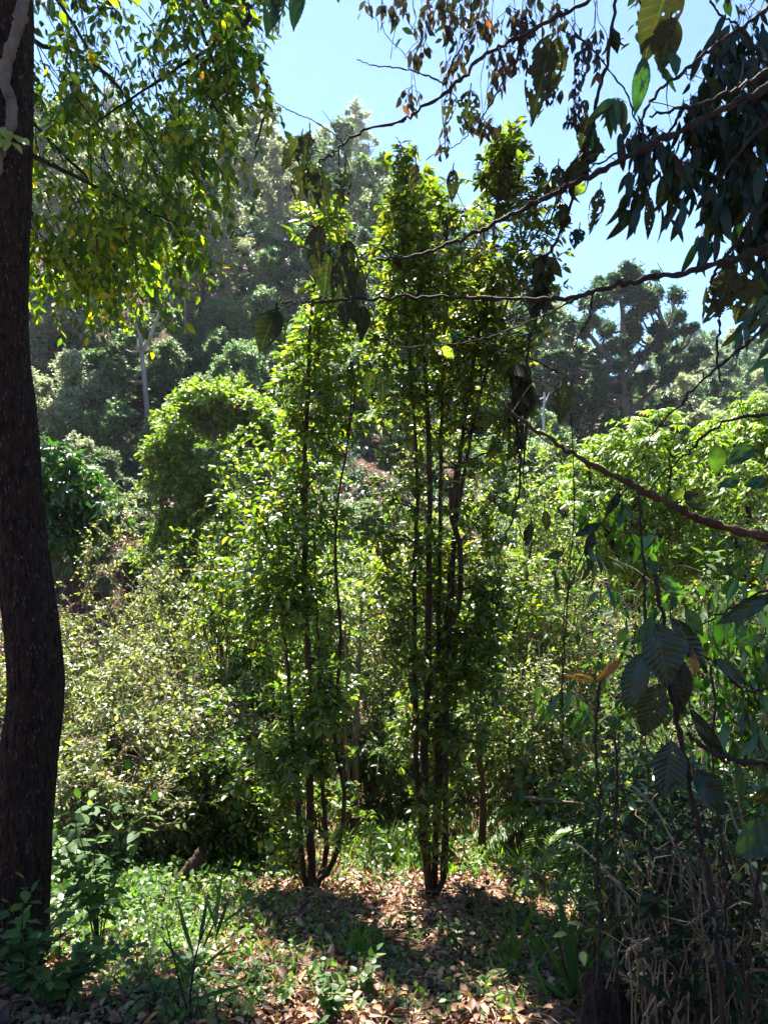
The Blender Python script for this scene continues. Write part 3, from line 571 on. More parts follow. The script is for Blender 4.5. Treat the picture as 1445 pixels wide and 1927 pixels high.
# ---------------------------------------------------------------- big trunk on the left edge
def big_trunk():
    d = 3.2
    cx = [(0, 12), (300, 10), (620, 0), (800, 18), (1000, 33), (1100, 48), (1200, 62), (1300, 68), (1430, 54), (1550, 42), (1700, 33), (1840, 26)]
    ctl = [P(12, -1500, d), P(18, -700, d), P(14, -300, d)] + [P(x, y, d) for y, x in cx] + [P(24, 1960, d)]
    base = G(ctl[-1][0], d); n = 760; sides = 260
    p = smooth(ctl, n)
    px_r = np.interp(p[:, 2], [-.8, -.35, 0, .8, 1.4, 2.3, 4, 7], [86, 66, 56, 50, 47, 48, 46, 40]) / FX * d
    V, Q = tubes(p[None], px_r[None], sides)
    V = V.reshape(n, sides, 3); a = np.arange(sides) / sides * 2 * math.pi; zz = p[:, 2][:, None]
    ca = np.cos(a)[None]; sa = np.sin(a)[None]
    g = vnoise(a[None] * 9 + zz * .9, zz * 5.5) + .6 * vnoise(a[None] * 17 + zz * 2, zz * 14 + 5) + 1.4 * vnoise(ca * 1.3 + 7, zz * 1.1 + sa)
    pl = np.abs(vnoise(a[None] * 14 + .8 * vnoise(zz * 9, a[None] * 5), zz * 9)) + .7 * np.abs(vnoise(a[None] * 30 + 3, zz * 22 + a[None])); g = g * .7 - 2.4 * np.clip(.16 - pl, 0, 1) * 6 * .5 + .25 * vnoise(a[None] * 60, zz * 60)
    Vn = V - p[:, None]; V = p[:, None] + Vn * (1 + .07 * g[..., None] * np.array([1, 1, .2]))
    root = thing('large_tree', 'thick dark rough-barked trunk bowing gently beside the left edge', 'tree', base)
    make_mesh('trunk', V.reshape(-1, 3), Q, M['bark'], root, base, smoothed=True)
    w = Wood(); tp = p[0] if p[0][2] > p[-1][2] else p[-1]
    f = Fol()
    for k in range(9):
        a = k * .7; e = tp + [1.8 * math.cos(a), 1.6 * math.sin(a) * .8 - .2, RU(.3, 1.4)]; w.line([tp + [0, 0, -.4 - .1 * k], (tp + e) / 2 + [0, 0, .3], e], .05, .012, 16, 6)
        m = 30; st = e + rs(m) * .8; sprigs(f, w, st, rs(m), RU(.3, .6, m), 9, .09, .3)
    w.build('branches', M['bark'], root, base); f.build('crown', T_MID, M['near'], root, base)
    # grey vine climbing the trunk
    v = thing('climbing_vine', 'pale grey kinked woody vine clinging to the top of the big trunk', 'vine', P(14, 300, d - .14))
    o = np.array(v.location); w = Wood()
    w.line([P(x, y, dd) - o for x, y, dd in [(60, -160, 3.12), (52, -60, 3.08), (40, 20, 3.07), (28, 70, 3.07), (14, 110, 3.07), (8, 150, 3.07), (20, 185, 3.07), (22, 230, 3.07), (8, 260, 3.07), (-8, 330, 3.1), (-20, 420, 3.12)]], .025, .018, 70, 10, jit=.002, rough=.13)
    w.build('stem', M['vinebark'], v)
    f = Fol(); w = Wood()
    for (x, y, dx, dy) in [(12, 240, -8, 8), (14, 245, 4, 14), (22, 252, 10, 8), (18, 262, -4, 10), (30, 255, 12, 10), (10, 262, -10, 8), (25, 268, 10, 10), (38, 262, 14, 8), (5, 250, -8, 3)]:
        q = P(x, y, 3.03) - o; f.add(q, nrm(np.array([dx, -3 + RU(-4, 4), -dy])), nrm(np.array([.2, -.6, .8]) + rs(1)[0] * .3), .055, .9)
    w.line([P(8, 258, 3.07) - o, P(18, 250, 3.04) - o, P(40, 262, 3.03) - o], .002, .001, 8, 4)
    f.build('leaves', T_HEART, M['lime'], v); w.build('twig', M['vinebark'], v)
big_trunk()

# ---------------------------------------------------------------- middle distance bushes
def arch_shrub(name, label, px, d, top_py, wpx, leaf=.05, nst=46, npt=32, nl=8, lmat='vine', wmat='dry', group=None, lean=0.0, hollow=.06, topdens=1.0, tmpl=T_MID):
    base = PG(px, d); root = thing(name, label, 'shrub', base, group)
    top = P(px, top_py, d)[2]; H = top - base[2]; R = wpx / 2 / FX * d
    w = Wood(); tw = Wood(); f = Fol()
    a = RU(0, 6.28, nst); sp = RU(0, 1, nst) ** .6; h = H * RU(.5, 1.14, nst) * np.sqrt(np.clip(1.05 - .55 * sp ** 2, 0, 1))
    t = np.linspace(0, 1, 12)[None]
    ox = np.cos(a) * R * .35; oy = np.sin(a) * R * .3
    ex = np.cos(a) * R * sp * 1.0 + lean * H; ey = np.sin(a) * R * .8 * sp
    X = ox[:, None] * (1 - t) + ex[:, None] * t ** 1.5 + (ox * .0)[:, None]
    Y = oy[:, None] * (1 - t) + ey[:, None] * t ** 1.5
    arch = RU(.0, .35, nst)[:, None] * sp[:, None]
    Z = h[:, None] * (np.sin(t * math.pi * (.5 + arch)) / 1.0)
    pth = np.stack([X, Y, Z], -1) + rng.normal(size=(nst, 12, 3)) * .045 * (t[..., None] > .05)
    w.add(pth, np.broadcast_to(np.linspace(.008, .0025, 12), (nst, 12)), 5)
    # side twigs along the stems
    m = nst * npt; si = np.repeat(np.arange(nst), npt); ti = hollow + (1 - hollow) * RU(0, 1, m) ** (1 / topdens)
    kk = np.clip((ti * 11).astype(int), 0, 10); fr = (ti * 11 - kk)[:, None]
    st = pth[si, kk] * (1 - fr) + pth[si, kk + 1] * fr
    fq = 3.2; kp = vnoise(st[:, 0] * fq + st[:, 1] * fq * .7 + px, st[:, 2] * fq * 1.2 + st[:, 1] * 2) > -.09; st = st[kp]; m = len(st)
    out = nrm(np.stack([st[:, 0] / R, st[:, 1] / R, np.zeros(m)], -1) + 1e-3)
    di = nrm(out * .5 + rs(m) * 1.0 + [0, 0, .15])
    sprigs(f, tw, st, di, RU(.15, .42, m), nl, leaf, .3, tw=.0034, tilt=.7, hang=.2)
    w.build('stems', M[wmat], root); tw.build('twigs', M[wmat], root); f.build('foliage', tmpl, M[lmat], root)
    cnt.append((root, f.count())); PARTS[root.name] = list(root.children); return root
SHR = 'tangled bushes between the clearing and the ravine'
arch_shrub('arching_bush', 'pale tangled bush touching the right side of the big trunk at mid height', 190, 9.0, 1000, 330, nst=64, leaf=.042, group=SHR)
arch_shrub('arching_bush', 'dense bush with glinting small leaves in the dip below the round bush', 330, 8.2, 1110, 320, nst=60, group=SHR)
arch_shrub('arching_bush', 'low pale tangle with leaning dry stems just right of the big trunk', 150, 6.6, 1230, 330, nst=60, wmat='dry', group=SHR, lean=.1)
arch_shrub('arching_bush', 'wide sprawling mound of small leaves and dry stems left of the forked tree', 330, 6.4, 1290, 420, nst=80, group=SHR)
arch_shrub('arching_bush', 'shaggy bush overhanging the bright grass beside the big trunk', 230, 5.6, 1400, 300, nst=55, leaf=.045, group=SHR)
arch_shrub('arching_bush', 'upright bright green bush behind the forked slim tree', 450, 7.4, 960, 250, leaf=.06, nst=55, lmat='near', wmat='stem', group=SHR)
arch_shrub('arching_bush', 'dark hollow bush at the foot of the forked slim tree', 450, 5.9, 1380, 260, nst=55, lmat='near', wmat='stem', group=SHR)
arch_shrub('arching_bush', 'tall airy lime bush rising behind the forked tree', 560, 8.3, 930, 280, leaf=.06, nst=60, lmat='lime', wmat='dry', group=SHR)
arch_shrub('arching_bush', 'tall pale bush seen through the stems of the tall slim tree', 800, 9.6, 900, 300, leaf=.055, nst=60, group=SHR)
arch_shrub('arching_bush', 'speckled bush filling the gap between the two slim trees', 690, 8.6, 1020, 260, nst=55, group=SHR)
arch_shrub('arching_bush', 'low pale bush at the back of the gap between the two slim trees', 735, 7.6, 1330, 240, leaf=.05, nst=50, lmat='grass', group=SHR)
arch_shrub('arching_bush', 'leafy bush hidden behind the tall slim tree', 850, 8.8, 960, 260, nst=55, group=SHR)
arch_shrub('arching_bush', 'bright tangled bush right of the tall slim tree', 970, 8.4, 930, 280, nst=60, lmat='lime', wmat='dry', group=SHR)
arch_shrub('arching_bush', 'rounded speckled bush below the end of the broken branch', 1080, 8.2, 1080, 280, nst=60, group=SHR)
arch_shrub('arching_bush', 'thick bush of small bright leaves right of the orange-stemmed young tree', 1000, 7.0, 1230, 280, nst=60, lmat='vine', group=SHR)
arch_shrub('arching_bush', 'low lime green bush behind the fern', 1090, 7.0, 1400, 260, nst=50, lmat='lime', group=SHR)
arch_shrub('arching_bush', 'yellow-green bush spreading under the left side of the round bush', 330, 17.0, 850, 170, leaf=.10, nst=60, lmat='lime', wmat='stem', group=SHR)
arch_shrub('arching_bush', 'yellow-green bush spreading under the right side of the round bush', 490, 16.0, 815, 200, leaf=.10, nst=64, lmat='lime', wmat='stem', group=SHR)
arch_shrub('arching_bush', 'thicket at the ravine edge below the round bush', 450, 11.5, 1010, 220, leaf=.065, nst=60, lmat='near', wmat='dry', group=SHR)
arch_shrub('arching_bush', 'lime bush hiding the foot of the white dead trunk', 1030, 11.5, 890, 230, leaf=.06, nst=60, lmat='lime', group=SHR)
arch_shrub('arching_bush', 'bush behind the hanging broad leaves', 1220, 7.4, 1150, 300, nst=60, group=SHR)
arch_shrub('arching_bush', 'bush farthest right, behind the hanging vines', 1390, 7.0, 1130, 320, nst=60, lmat='near', wmat='stem', group=SHR)
arch_shrub('arching_bush', 'low dense bush under the hanging broad leaves', 1260, 5.6, 1420, 300, nst=55, group=SHR)
arch_shrub('arching_bush', 'pale bush partly cut off behind the big trunk', -10, 8.0, 1150, 240, nst=50, group=SHR)

cnt.append(blob_tree('round_bush', 'rounded yellow-green bushy tree glowing across the ravine', 'tree', 408, 17.5,
    [(400, 745, 28), (370, 755, 30), (440, 760, 34), (340, 785, 34), (400, 790, 48), (470, 800, 42), (500, 790, 34), (360, 830, 46), (430, 840, 50), (490, 850, 44), (520, 830, 30), (320, 810, 20), (345, 870, 34), (400, 885, 40), (460, 895, 38), (510, 890, 32), (535, 860, 20), (380, 760, 30), (450, 780, 34), (330, 845, 24), (370, 910, 34, 1.4), (440, 920, 34, 1.4), (340, 900, 26, 1.4), (490, 920, 30, 1.4), (300, 850, 24, 1.4), (310, 890, 24, 1.4), (400, 940, 34, 1.4), (350, 840, 40, 1.3), (430, 870, 44, 1.3), (500, 860, 40, 1.3), (380, 800, 40, 1.3), (460, 960, 34, 1.2), (360, 950, 34, 1)],
    .13, 120, 10, M['lime'], M['greybark'], T_MID, [[(408, None), (408, 930), (405, 880), (400, 800)], [(408, 930), (440, 880), (480, 830)], [(408, 940), (370, 880), (350, 840)]], .11, 1.2, tw=.006, sprl=1.0))
cnt.append(blob_tree('drooping_bush', 'glossy dark green tree with drooping long leaves at the edge of the big trunk', 'tree', 140, 11.5,
    [(90, 860, 34), (140, 880, 38), (170, 920, 36), (100, 930, 40), (215, 960, 30), (190, 975, 26), (130, 970, 44), (80, 980, 40), (150, 1010, 40), (100, 1030, 36), (60, 900, 36), (200, 1000, 24)],
    .16, 36, 9, M['glossy'], M['stem'], T_LONG, [[(140, None), (140, 1000), (130, 900)], [(140, 1010), (180, 970), (215, 950)]], .05, .7, tw=.004, hang=.6, droop=.4))
cnt.append(blob_tree('lime_tree', 'bright yellow-green tree of divided leaves below the broken branch', 'tree', 1200, 9.5,
    [(1230, 805, 30), (1180, 820, 32), (1260, 830, 36), (1210, 850, 40), (1140, 850, 34), (1100, 890, 34), (1160, 890, 44), (1230, 895, 48), (1290, 850, 30), (1280, 900, 44), (1110, 940, 40), (1180, 950, 48), (1250, 960, 50), (1310, 950, 40), (1140, 1000, 42), (1210, 1020, 48), (1280, 1020, 46), (1170, 1070, 42), (1250, 1090, 46), (1320, 1070, 40), (1110, 860, 22), (1090, 920, 24)],
    .10, 40, 12, M['lime'], M['darkstem'], T_LONG, [[(1200, None), (1195, 1200), (1190, 1000), (1215, 850)], [(1195, 1100), (1250, 980), (1265, 860)], [(1195, 1100), (1130, 980), (1110, 900)]], .06, .9, tw=.004, hang=.35, droop=.5, tilt=.25, sprl=1.2))
cnt.append(blob_tree('lime_tree', 'bright yellow-green tree cut off by the right edge', 'tree', 1420, 8.6,
    [(1400, 780, 36), (1440, 760, 40), (1360, 810, 36), (1330, 850, 36), (1400, 840, 46), (1450, 850, 50), (1350, 900, 44), (1420, 920, 50), (1370, 970, 46), (1440, 1000, 50), (1350, 1040, 46), (1410, 1070, 50), (1380, 1140, 50), (1450, 1140, 50), (1340, 1120, 40), (1470, 780, 50)],
    .09, 40, 12, M['lime'], M['darkstem'], T_LONG, [[(1420, None), (1415, 1200), (1410, 1000), (1400, 850)], [(1415, 1100), (1370, 980), (1350, 880)]], .06, .9, tw=.004, hang=.35, droop=.5, tilt=.25, sprl=1.2))

# ---------------------------------------------------------------- ground cover in the clearing
def RG(px, py):
    dd = np.arange(1.2, 14, .01); x = (px - 722.5) / FX * dd; z = CZ - (py - 963.5) / FX * dd
    h = ground(x, dd); k = np.argmax(z < h); return np.array([x[k], dd[k], float(h[k])])
T_CURL = leaf_tmpl(3, 0.27, 0.55, 0.35, 0.9)
def litter():
    f = Fol(); n = 120000
    d = 1.3 + 8.5 * RU(0, 1, n) ** .9; px = RU(-250, 1700, n); x = (px - 722.5) / FX * d
    dens = vnoise(x * 1.1, d * 1.1) + vnoise(x * 3, d * 3) * .6
    keep = dens > -.42; x = x[keep]; d = d[keep]; n = len(x)
    s = np.stack([x, d, ground(x, d) + RU(.0, .03, n)], -1)
    f.add(s, rs(n) * [1, 1, .35], nrm(UP + rs(n) * .75), RU(.015, .058, n))
    m = 900; dd_ = RU(1.6, 7, m); xx = (RU(-100, 1550, m) - 722.5) / FX * dd_; f.add(np.stack([xx, dd_, ground(xx, dd_) + .02], -1), rs(m) * [1, 1, .4], nrm(UP + rs(m) * .8), RU(.055, .085, m))
    o = f.build('leaf_litter', T_CURL, M['litter']); o['kind'] = 'stuff'; tag(o, 'brown curled fallen leaves carpeting the clearing', 'leaf litter')
    # fallen twigs
    m = 1600; w = Wood(); d = RU(1.6, 7.5, m); x = (RU(-100, 1550, m) - 722.5) / FX * d; a = RU(0, 6.28, m); L = RU(.05, .28, m)
    t = np.linspace(-.5, .5, 4); p = np.stack([x[:, None] + np.cos(a)[:, None] * t * L[:, None], d[:, None] + np.sin(a)[:, None] * t * L[:, None], np.zeros((m, 4))], -1)
    p += rng.normal(size=p.shape) * .006; p[..., 2] = ground(p[..., 0], p[..., 1]) + .012 + RU(0, .03, m)[:, None] + rng.normal(size=(m, 4)) * .006
    w.add(p, np.broadcast_to(np.array([.003, .0028, .0022, .0015]), (m, 4)) * RU(.6, 1.6, m)[:, None], 4)
    o = w.build('fallen_twigs', M['dry']); o['kind'] = 'stuff'; tag(o, 'thin dry twigs scattered over the fallen leaves', 'twigs')
litter()
def ground_plants():
    f = Fol(); w = Wood()
    def patch(cx, cy, rx, ry, n, L=.045, h=.16, nl=6):
        L = L * (.85 if cy < 1720 else .6); h = h * (1 if cy < 1720 else .7)
        n = int(n * (.8 if cy < 1700 or cx < 400 else .45)); px = cx + rng.normal(size=n) * rx; py = cy + rng.normal(size=n) * ry
        py = np.clip(py, 1555, 2100); d = np.array([RG(a, b)[1] if i % 1 == 0 else 0 for i, (a, b) in enumerate(zip(px, py))])
        x = (px - 722.5) / FX * d; s = np.stack([x, d, ground(x, d)], -1)
        sprigs(f, w, s, nrm(rs(n) * .6 + UP), RU(.4, 1.2, n) * h, nl, L, .3, tw=.0018, tilt=1.0, out=1.1)
    patch(240, 1670, 120, 40, 900, .05, .26); patch(150, 1640, 50, 30, 360, .055, .32); patch(330, 1740, 110, 40, 500, .045, .15); patch(200, 1760, 90, 40, 500, .05, .2); patch(450, 1700, 60, 30, 160, .04, .14)
    patch(740, 1600, 60, 25, 260, .05, .24); patch(700, 1660, 50, 20, 70, .04, .12); patch(960, 1620, 70, 20, 240, .05, .2); patch(1090, 1590, 60, 30, 260, .05, .3)
    patch(1080, 1700, 90, 50, 170, .06, .2); patch(850, 1800, 120, 50, 240, .045, .12); patch(700, 1810, 60, 40, 120, .04, .12); patch(560, 1850, 140, 40, 230, .045, .14)
    patch(780, 1890, 200, 30, 160, .05, .12); patch(950, 1850, 120, 40, 160, .05, .16); patch(1250, 1800, 120, 80, 220, .06, .25); patch(300, 1850, 120, 40, 260, .055, .18); patch(640, 1780, 40, 30, 60, .04, .14)
    patch(430, 1600, 160, 25, 300, .05, .2); patch(1300, 1640, 120, 50, 260, .06, .3); patch(60, 1700, 60, 60, 120, .06, .3)
    o = f.build('ground_cover', T_OVAL, M['grass']); o['kind'] = 'stuff'; tag(o, 'low green seedlings and weeds sprouting through the fallen leaves', 'ground cover')
    o = w.build('ground_cover_stalks', M['darkstem']); o['kind'] = 'stuff'; tag(o, 'thin stalks of the low green weeds', 'ground cover')
    g = Fol()
    for cx, cy, rx, ry, n, L in [(280, 1680, 130, 40, 420, .13), (420, 1760, 120, 40, 180, .1), (680, 1800, 40, 25, 40, .08), (740, 1610, 70, 20, 300, .2), (1000, 1620, 90, 20, 260, .18), (560, 1860, 200, 40, 120, .08), (960, 1800, 90, 60, 60, .1), (1250, 1750, 150, 90, 260, .2)]:
        px = cx + rng.normal(size=n) * rx; py = np.clip(cy + rng.normal(size=n) * ry, 1560, 2100); q = np.array([RG(a, b) for a, b in zip(px, py)])
        g.add(q, nrm(rs(n) * .55 + UP), rs(n), RU(.5, 1.3, n) * L)
    o = g.build('grass', T_GRASS, M['fern']); o['kind'] = 'stuff'; tag(o, 'fresh green grass blades beside the big trunk and round the clearing', 'grass')
ground_plants()
def herb(name, label, cat, px, py, stalks, leaf, tmpl, mat, pairs=5, h=.4, spread=.3, hang=.1, r=.004, group=None, wm='darkstem', start=.25):
    base = RG(px, py); root = thing(name, label, cat, base, group); w = Wood(); f = Fol()
    for k in range(stalks):
        a = RU(0, 6.28); H = h * RU(.65, 1.1); e = np.array([math.cos(a) * spread * H * RU(.3, 1.3), math.sin(a) * spread * H * RU(.3, 1.3), H])
        p = w.line([(0, 0, -.01), e * [.3, .3, .5], e], r, r * .45, 12, 5, jit=.001)
        for j in range(pairs):
            i = int(11 * (start + (1 - start) * (j + .5) / pairs)); q = p[i]; b = RU(0, 3.14)
            for s_ in (0, 3.14):
                dr = np.array([math.cos(b + s_), math.sin(b + s_), RU(-.1, .5) - hang]); f.add(q, nrm(dr), nrm(UP + rs(1)[0] * .35), leaf * RU(.6, 1.15))
        f.add(p[-1], nrm(e + rs(1)[0] * .3), nrm(UP + rs(1)[0] * .6), leaf * .7)
    w.build('stalk', M[wm], root); f.build('leaves', tmpl, M[mat], root); return root
herb('leafy_herb', 'clump of broad dark green leaves growing against the base of the big trunk', 'plant', 40, 1880, 16, .07, T_OVAL, 'herb', 5, .42, .7)
herb('leafy_herb', 'low spread of pointed leaves beside the trunk base, at its lower right', 'plant', 110, 1900, 14, .065, T_OVAL, 'herb', 5, .28, 1.0)
herb('leafy_herb', 'tall herb with shaded drooping leaves standing in the bright grass beside the big trunk', 'plant', 185, 1800, 9, .085, T_OVAL, 'herb', 9, .72, .4, .4, start=.35)
herb('leafy_herb', 'bright young plant with sunlit leaves right of the big trunk', 'plant', 130, 1690, 9, .085, T_OVAL, 'grass', 6, .5, .5)
for k, (px, py, lab, h, lf) in enumerate([
        (885, 1735, 'dark three-leaved seedling on a tall thin stalk in front of the tall slim tree', .30, .075), (855, 1790, 'seedling with two pairs of pale heart-shaped leaves below the slim tree', .13, .06),
        (770, 1760, 'tiny drooping seedling left of the pale heart-leaved one', .16, .05), (990, 1720, 'light green seedling at the dark side of the clearing', .26, .065),
        (1060, 1750, 'blue-green leafy seedling at the clearing edge', .30, .085), (1015, 1800, 'small seedling standing near the thin fallen stick', .18, .055),
        (690, 1880, 'dark low seedling cluster at the bottom of the clearing', .16, .07), (620, 1920, 'seedling cluster nearest the bottom edge', .14, .07),
        (360, 1855, 'pair of pale triangular leaves on a short seedling', .16, .07), (1240, 1900, 'yellow-green seedling below the hanging vines', .2, .07),
        (730, 1655, 'pale oval-leaved plant beside the slim tree base', .36, .09), (1180, 1760, 'leafy seedling in front of the vine stems', .3, .08)]):
    herb('seedling', lab, 'seedling', px, py, 3 if h > .2 else 4, lf * .72, T_HEART, 'dark' if k == 0 else 'grass', 3, h, .5, .1, .0025, 'seedlings in the clearing')
def reed(label, px, py, blades, mat='herb'):
    base = RG(px, py); root = thing('reed_grass', label, 'grass plant', base); w = Wood(); f = Fol()
    d = base[1]
    for (x0, y0, x1, y1, L) in blades: f.add(P(x0, y0, d) - base, nrm(P(x1, y1, d + RU(-.1, .1)) - P(x0, y0, d)), nrm(np.array([RU(-.4, .4), -1, .5])), math.hypot(x1 - x0, y1 - y0) / FX * d)
    w.line([(0, 0, 0), P(px - 4, py - 60, d) - base, P(px + 10, py - 150, d) - base, P(px + 45, py - 230, d) - base], .005, .002, 14, 5)
    w.line([(0, 0, 0), P(px - 25, py - 90, d) - base, P(px - 48, py - 190, d) - base], .005, .002, 10, 5)
    w.build('stalk', M['darkstem'], root); f.build('blades', leaf_tmpl(6, .038, .35, .3, .8), M[mat], root)
reed('dark tall grass plant with long narrow blades at the bottom of the clearing', 362, 1935,
     [(360, 1860, 312, 1790, 0), (355, 1830, 300, 1760, 0), (365, 1800, 330, 1700, 0), (372, 1790, 392, 1690, 0), (385, 1820, 440, 1765, 0), (372, 1880, 470, 1850, 0), (380, 1790, 405, 1730, 0), (405, 1760, 410, 1650, 0), (405, 1770, 430, 1680, 0),
      (415, 1740, 470, 1700, 0), (365, 1850, 350, 1800, 0), (350, 1880, 305, 1850, 0), (400, 1800, 455, 1790, 0), (410, 1750, 380, 1680, 0)])
reed('long arching green blades at the clearing edge in front of the hanging vines', 1085, 1900,
     [(1080, 1880, 1060, 1680, 0), (1080, 1880, 1030, 1760, 0), (1078, 1890, 1000, 1830, 0), (1085, 1890, 1110, 1780, 0), (1080, 1880, 990, 1880, 0), (1090, 1890, 1140, 1830, 0), (1085, 1880, 1075, 1720, 0), (1090, 1895, 1160, 1880, 0)], 'herb')
def tuft(label, px, py, n, L):
    base = RG(px, py); root = thing('grass_tuft', label, 'grass tuft', base, 'grass tufts'); f = Fol()
    f.add(rs(n) * [.03, .03, 0], nrm(rs(n) * .45 + UP), rs(n), RU(.6, 1.2, n) * L); f.build('blades', T_GRASS, M['fern'], root)
tuft('sunny grass tuft standing in the fallen leaves right of centre', 960, 1820, 16, .22); tuft('little bright grass tuft in the lit leaves between the slim trees', 672, 1800, 40, .14)
tuft('bright tuft sprouting against the foot of the tall slim tree', 845, 1650, 40, .17)
def fern(label, px, py, d, fronds, L):
    base = PG(px, d) if py is None else RG(px, py); root = thing('fern', label, 'fern', base, 'ferns'); w = Wood(); f = Fol()
    for k in range(fronds):
        a = k / fronds * 6.28 + RU(-.2, .2); e = np.array([math.cos(a), math.sin(a) * .9, .0]) * L
        p = w.line([(0, 0, 0), e * .45 + [0, 0, L * .62], e * .85 + [0, 0, L * .55], e * 1.1 + [0, 0, L * .25]], .004, .0015, 34, 4)
        for i in range(5, 34, 1 if L > .4 else 2):
            t = nrm(p[min(i + 1, 33)] - p[i - 1]); sd = nrm(np.cross(t, UP)); l = L * .26 * math.sin(math.pi * min(1, (i - 3) / 31.5)) ** .7 + .01
            for sg in (-1, 1): f.add(p[i], nrm(sd * sg + t * .35 + [0, 0, -.15]), UP + rs(1)[0] * .2, l)
    w.build('stalk', M['fern'] if 0 else M['stem'], root); f.build('fronds', leaf_tmpl(3, .09, .2, .1, .7), M['fern'], root)
fern('large glowing yellow-green fern arching at the back of the clearing', 1065, None, 6.6, 11, .75)
fern('second fern, greener, lower and nearer the hanging vines', 1150, None, 5.6, 8, .55)
fern('small fern frond lying over the leaves at the bottom of the clearing', 960, 1890, 0, 3, .13)
fern('little fern in the shade below the tall dark grass plant', 300, 1905, 0, 5, .11)
fern('small pale fern left of the forked tree base', 415, 1680, 0, 5, .13)
fern('fern at the bottom of the clearing right of the tall dark grass plant', 405, 1915, 0, 5, .13)
def log_():
    a = RG(308, 1700); b = P(384, 1600, a[1] + .1); root = thing('broken_log', 'short broken brown log leaning out of the bushes beside the forked tree', 'log', a)
    w = Wood(); w.line([(0, 0, -.05), (b - a) * .5, b - a], .042, .034, 24, 12, jit=.003, rough=.08); w.build('trunk', M['stem'], root)
    c = RG(1140, 1985); root = thing('dark_stump', 'blackened rotten stump at the bottom edge under the vines', 'stump', c)
    n = 30; p = smooth([(0, 0, -.1), (.01, 0, .1), (0, 0, .22), (.01, 0, .27)], n); V, Q = tubes(p[None], np.interp(np.linspace(0, 1, n), [0, .75, .95, 1], [.10, .07, .05, .0])[None], 40)
    V = V + (vnoise(V[:, 0] * 30 + V[:, 2] * 9, V[:, 1] * 30)[:, None] * .04) * nrm(V * [1, 1, 0] + 1e-6); make_mesh('stump_body', V, Q, M['bark'], root, smoothed=True)
log_()
def stick(label, pts, r):
    q = [RG(*p) + [0, 0, .03] for p in pts] if len(pts[0]) == 2 else [P(*p) for p in pts]
    root = thing('fallen_stick', label, 'stick', q[0], 'sticks in the clearing'); w = Wood(); w.line([a - q[0] for a in q], r, r * .6, 16, 5, jit=.002); w.build('stem', M['dry'], root)
stick('thin pale stick slanting over the dark leaves right of the tall slim tree', [(905, 1670), (935, 1705), (985, 1745)], .004)
stick('short upright dead stick in the leaves between the two slim trees', [(733, 1680, 4.9), (742, 1715, 4.85), (748, 1755, 4.8)], .004)
stick('thin dry stick lying at the lower middle of the clearing', [(705, 1822), (730, 1820), (765, 1822)], .004)
stick('bare branch lying level in the air left of the hanging vines', [(985, 1500, 4.4), (1040, 1506, 4.3), (1100, 1514, 4.2), (1165, 1520, 4.1)], .011)
stick('long straight dead stalk leaning over the herbs beside the big trunk', [(165, 1930, 2.6), (240, 1850, 2.7), (300, 1780, 2.9)], .003)
stick('curved pale stalk rising from the bottom edge under the vines', [(1195, 1945, 2.3), (1240, 1895, 2.3), (1262, 1850, 2.35), (1270, 1820, 2.4)], .006)

# ---------------------------------------------------------------- overhanging branches, vines and big leaves close to the camera
def big_leaf(parent, o, bx, by, tx, ty, wpx, d, mat, holes=.0, name='leaf', yaw=None, curl=.2):
    b = P(bx, by, d); t = P(tx, ty, d + RU(-.03, .03)); L = np.linalg.norm(t - b); x = (t - b) / L
    n0 = np.array([0, -1.0, .25]) + rs(1)[0] * .35 if yaw is None else np.array([math.sin(yaw), -math.cos(yaw), .2])
    y = nrm(np.cross(n0, x)); z = np.cross(x, y); nu, nc = 30, 8
    u = np.linspace(0, 1, nu + 1); v = np.linspace(-1, 1, 2 * nc + 1); U, Vv = np.meshgrid(u, v, indexing='ij'); sd = RU(0, 99)
    prof = np.sin(math.pi * U ** .82) ** .8 * (1 - .35 * U ** 6)
    wid = wpx / 2 / FX * d * prof * (1 + .10 * vnoise(U * 9 + sd, Vv * .5 + sd))
    H = np.abs(Vv) * wid * .28 - curl * L * U ** 2 * .6 + .008 * vnoise(U * 6 + sd, Vv * 3) + .0015 * np.sin(U * 70 - np.abs(Vv) * 8)
    pos = b + x * (U * L)[..., None] + y * (Vv * wid)[..., None] + z * H[..., None]
    i = np.arange(U.size).reshape(U.shape); Q = np.stack([i[:-1, :-1], i[:-1, 1:], i[1:, 1:], i[1:, :-1]], -1)
    if holes > 0:
        cu = (U[:-1, :-1] + U[1:, 1:]) / 2; cv = (Vv[:-1, :-1] + Vv[1:, 1:]) / 2
        nz = vnoise(cu * 13 + sd, cv * 4 + sd) + .5 * vnoise(cu * 29 + sd, cv * 8); lim = .5 - holes * (.55 + .6 * np.abs(cv) ** 2)
        keep = (nz < lim) | (np.abs(cv) < .13); Q = Q[keep]
    lc = np.stack([U, Vv, np.full(U.shape, rng.random())], -1).reshape(-1, 3)
    return make_mesh(name, pos.reshape(-1, 3), Q.reshape(-1, 4), M[mat], parent, o, lc, True)
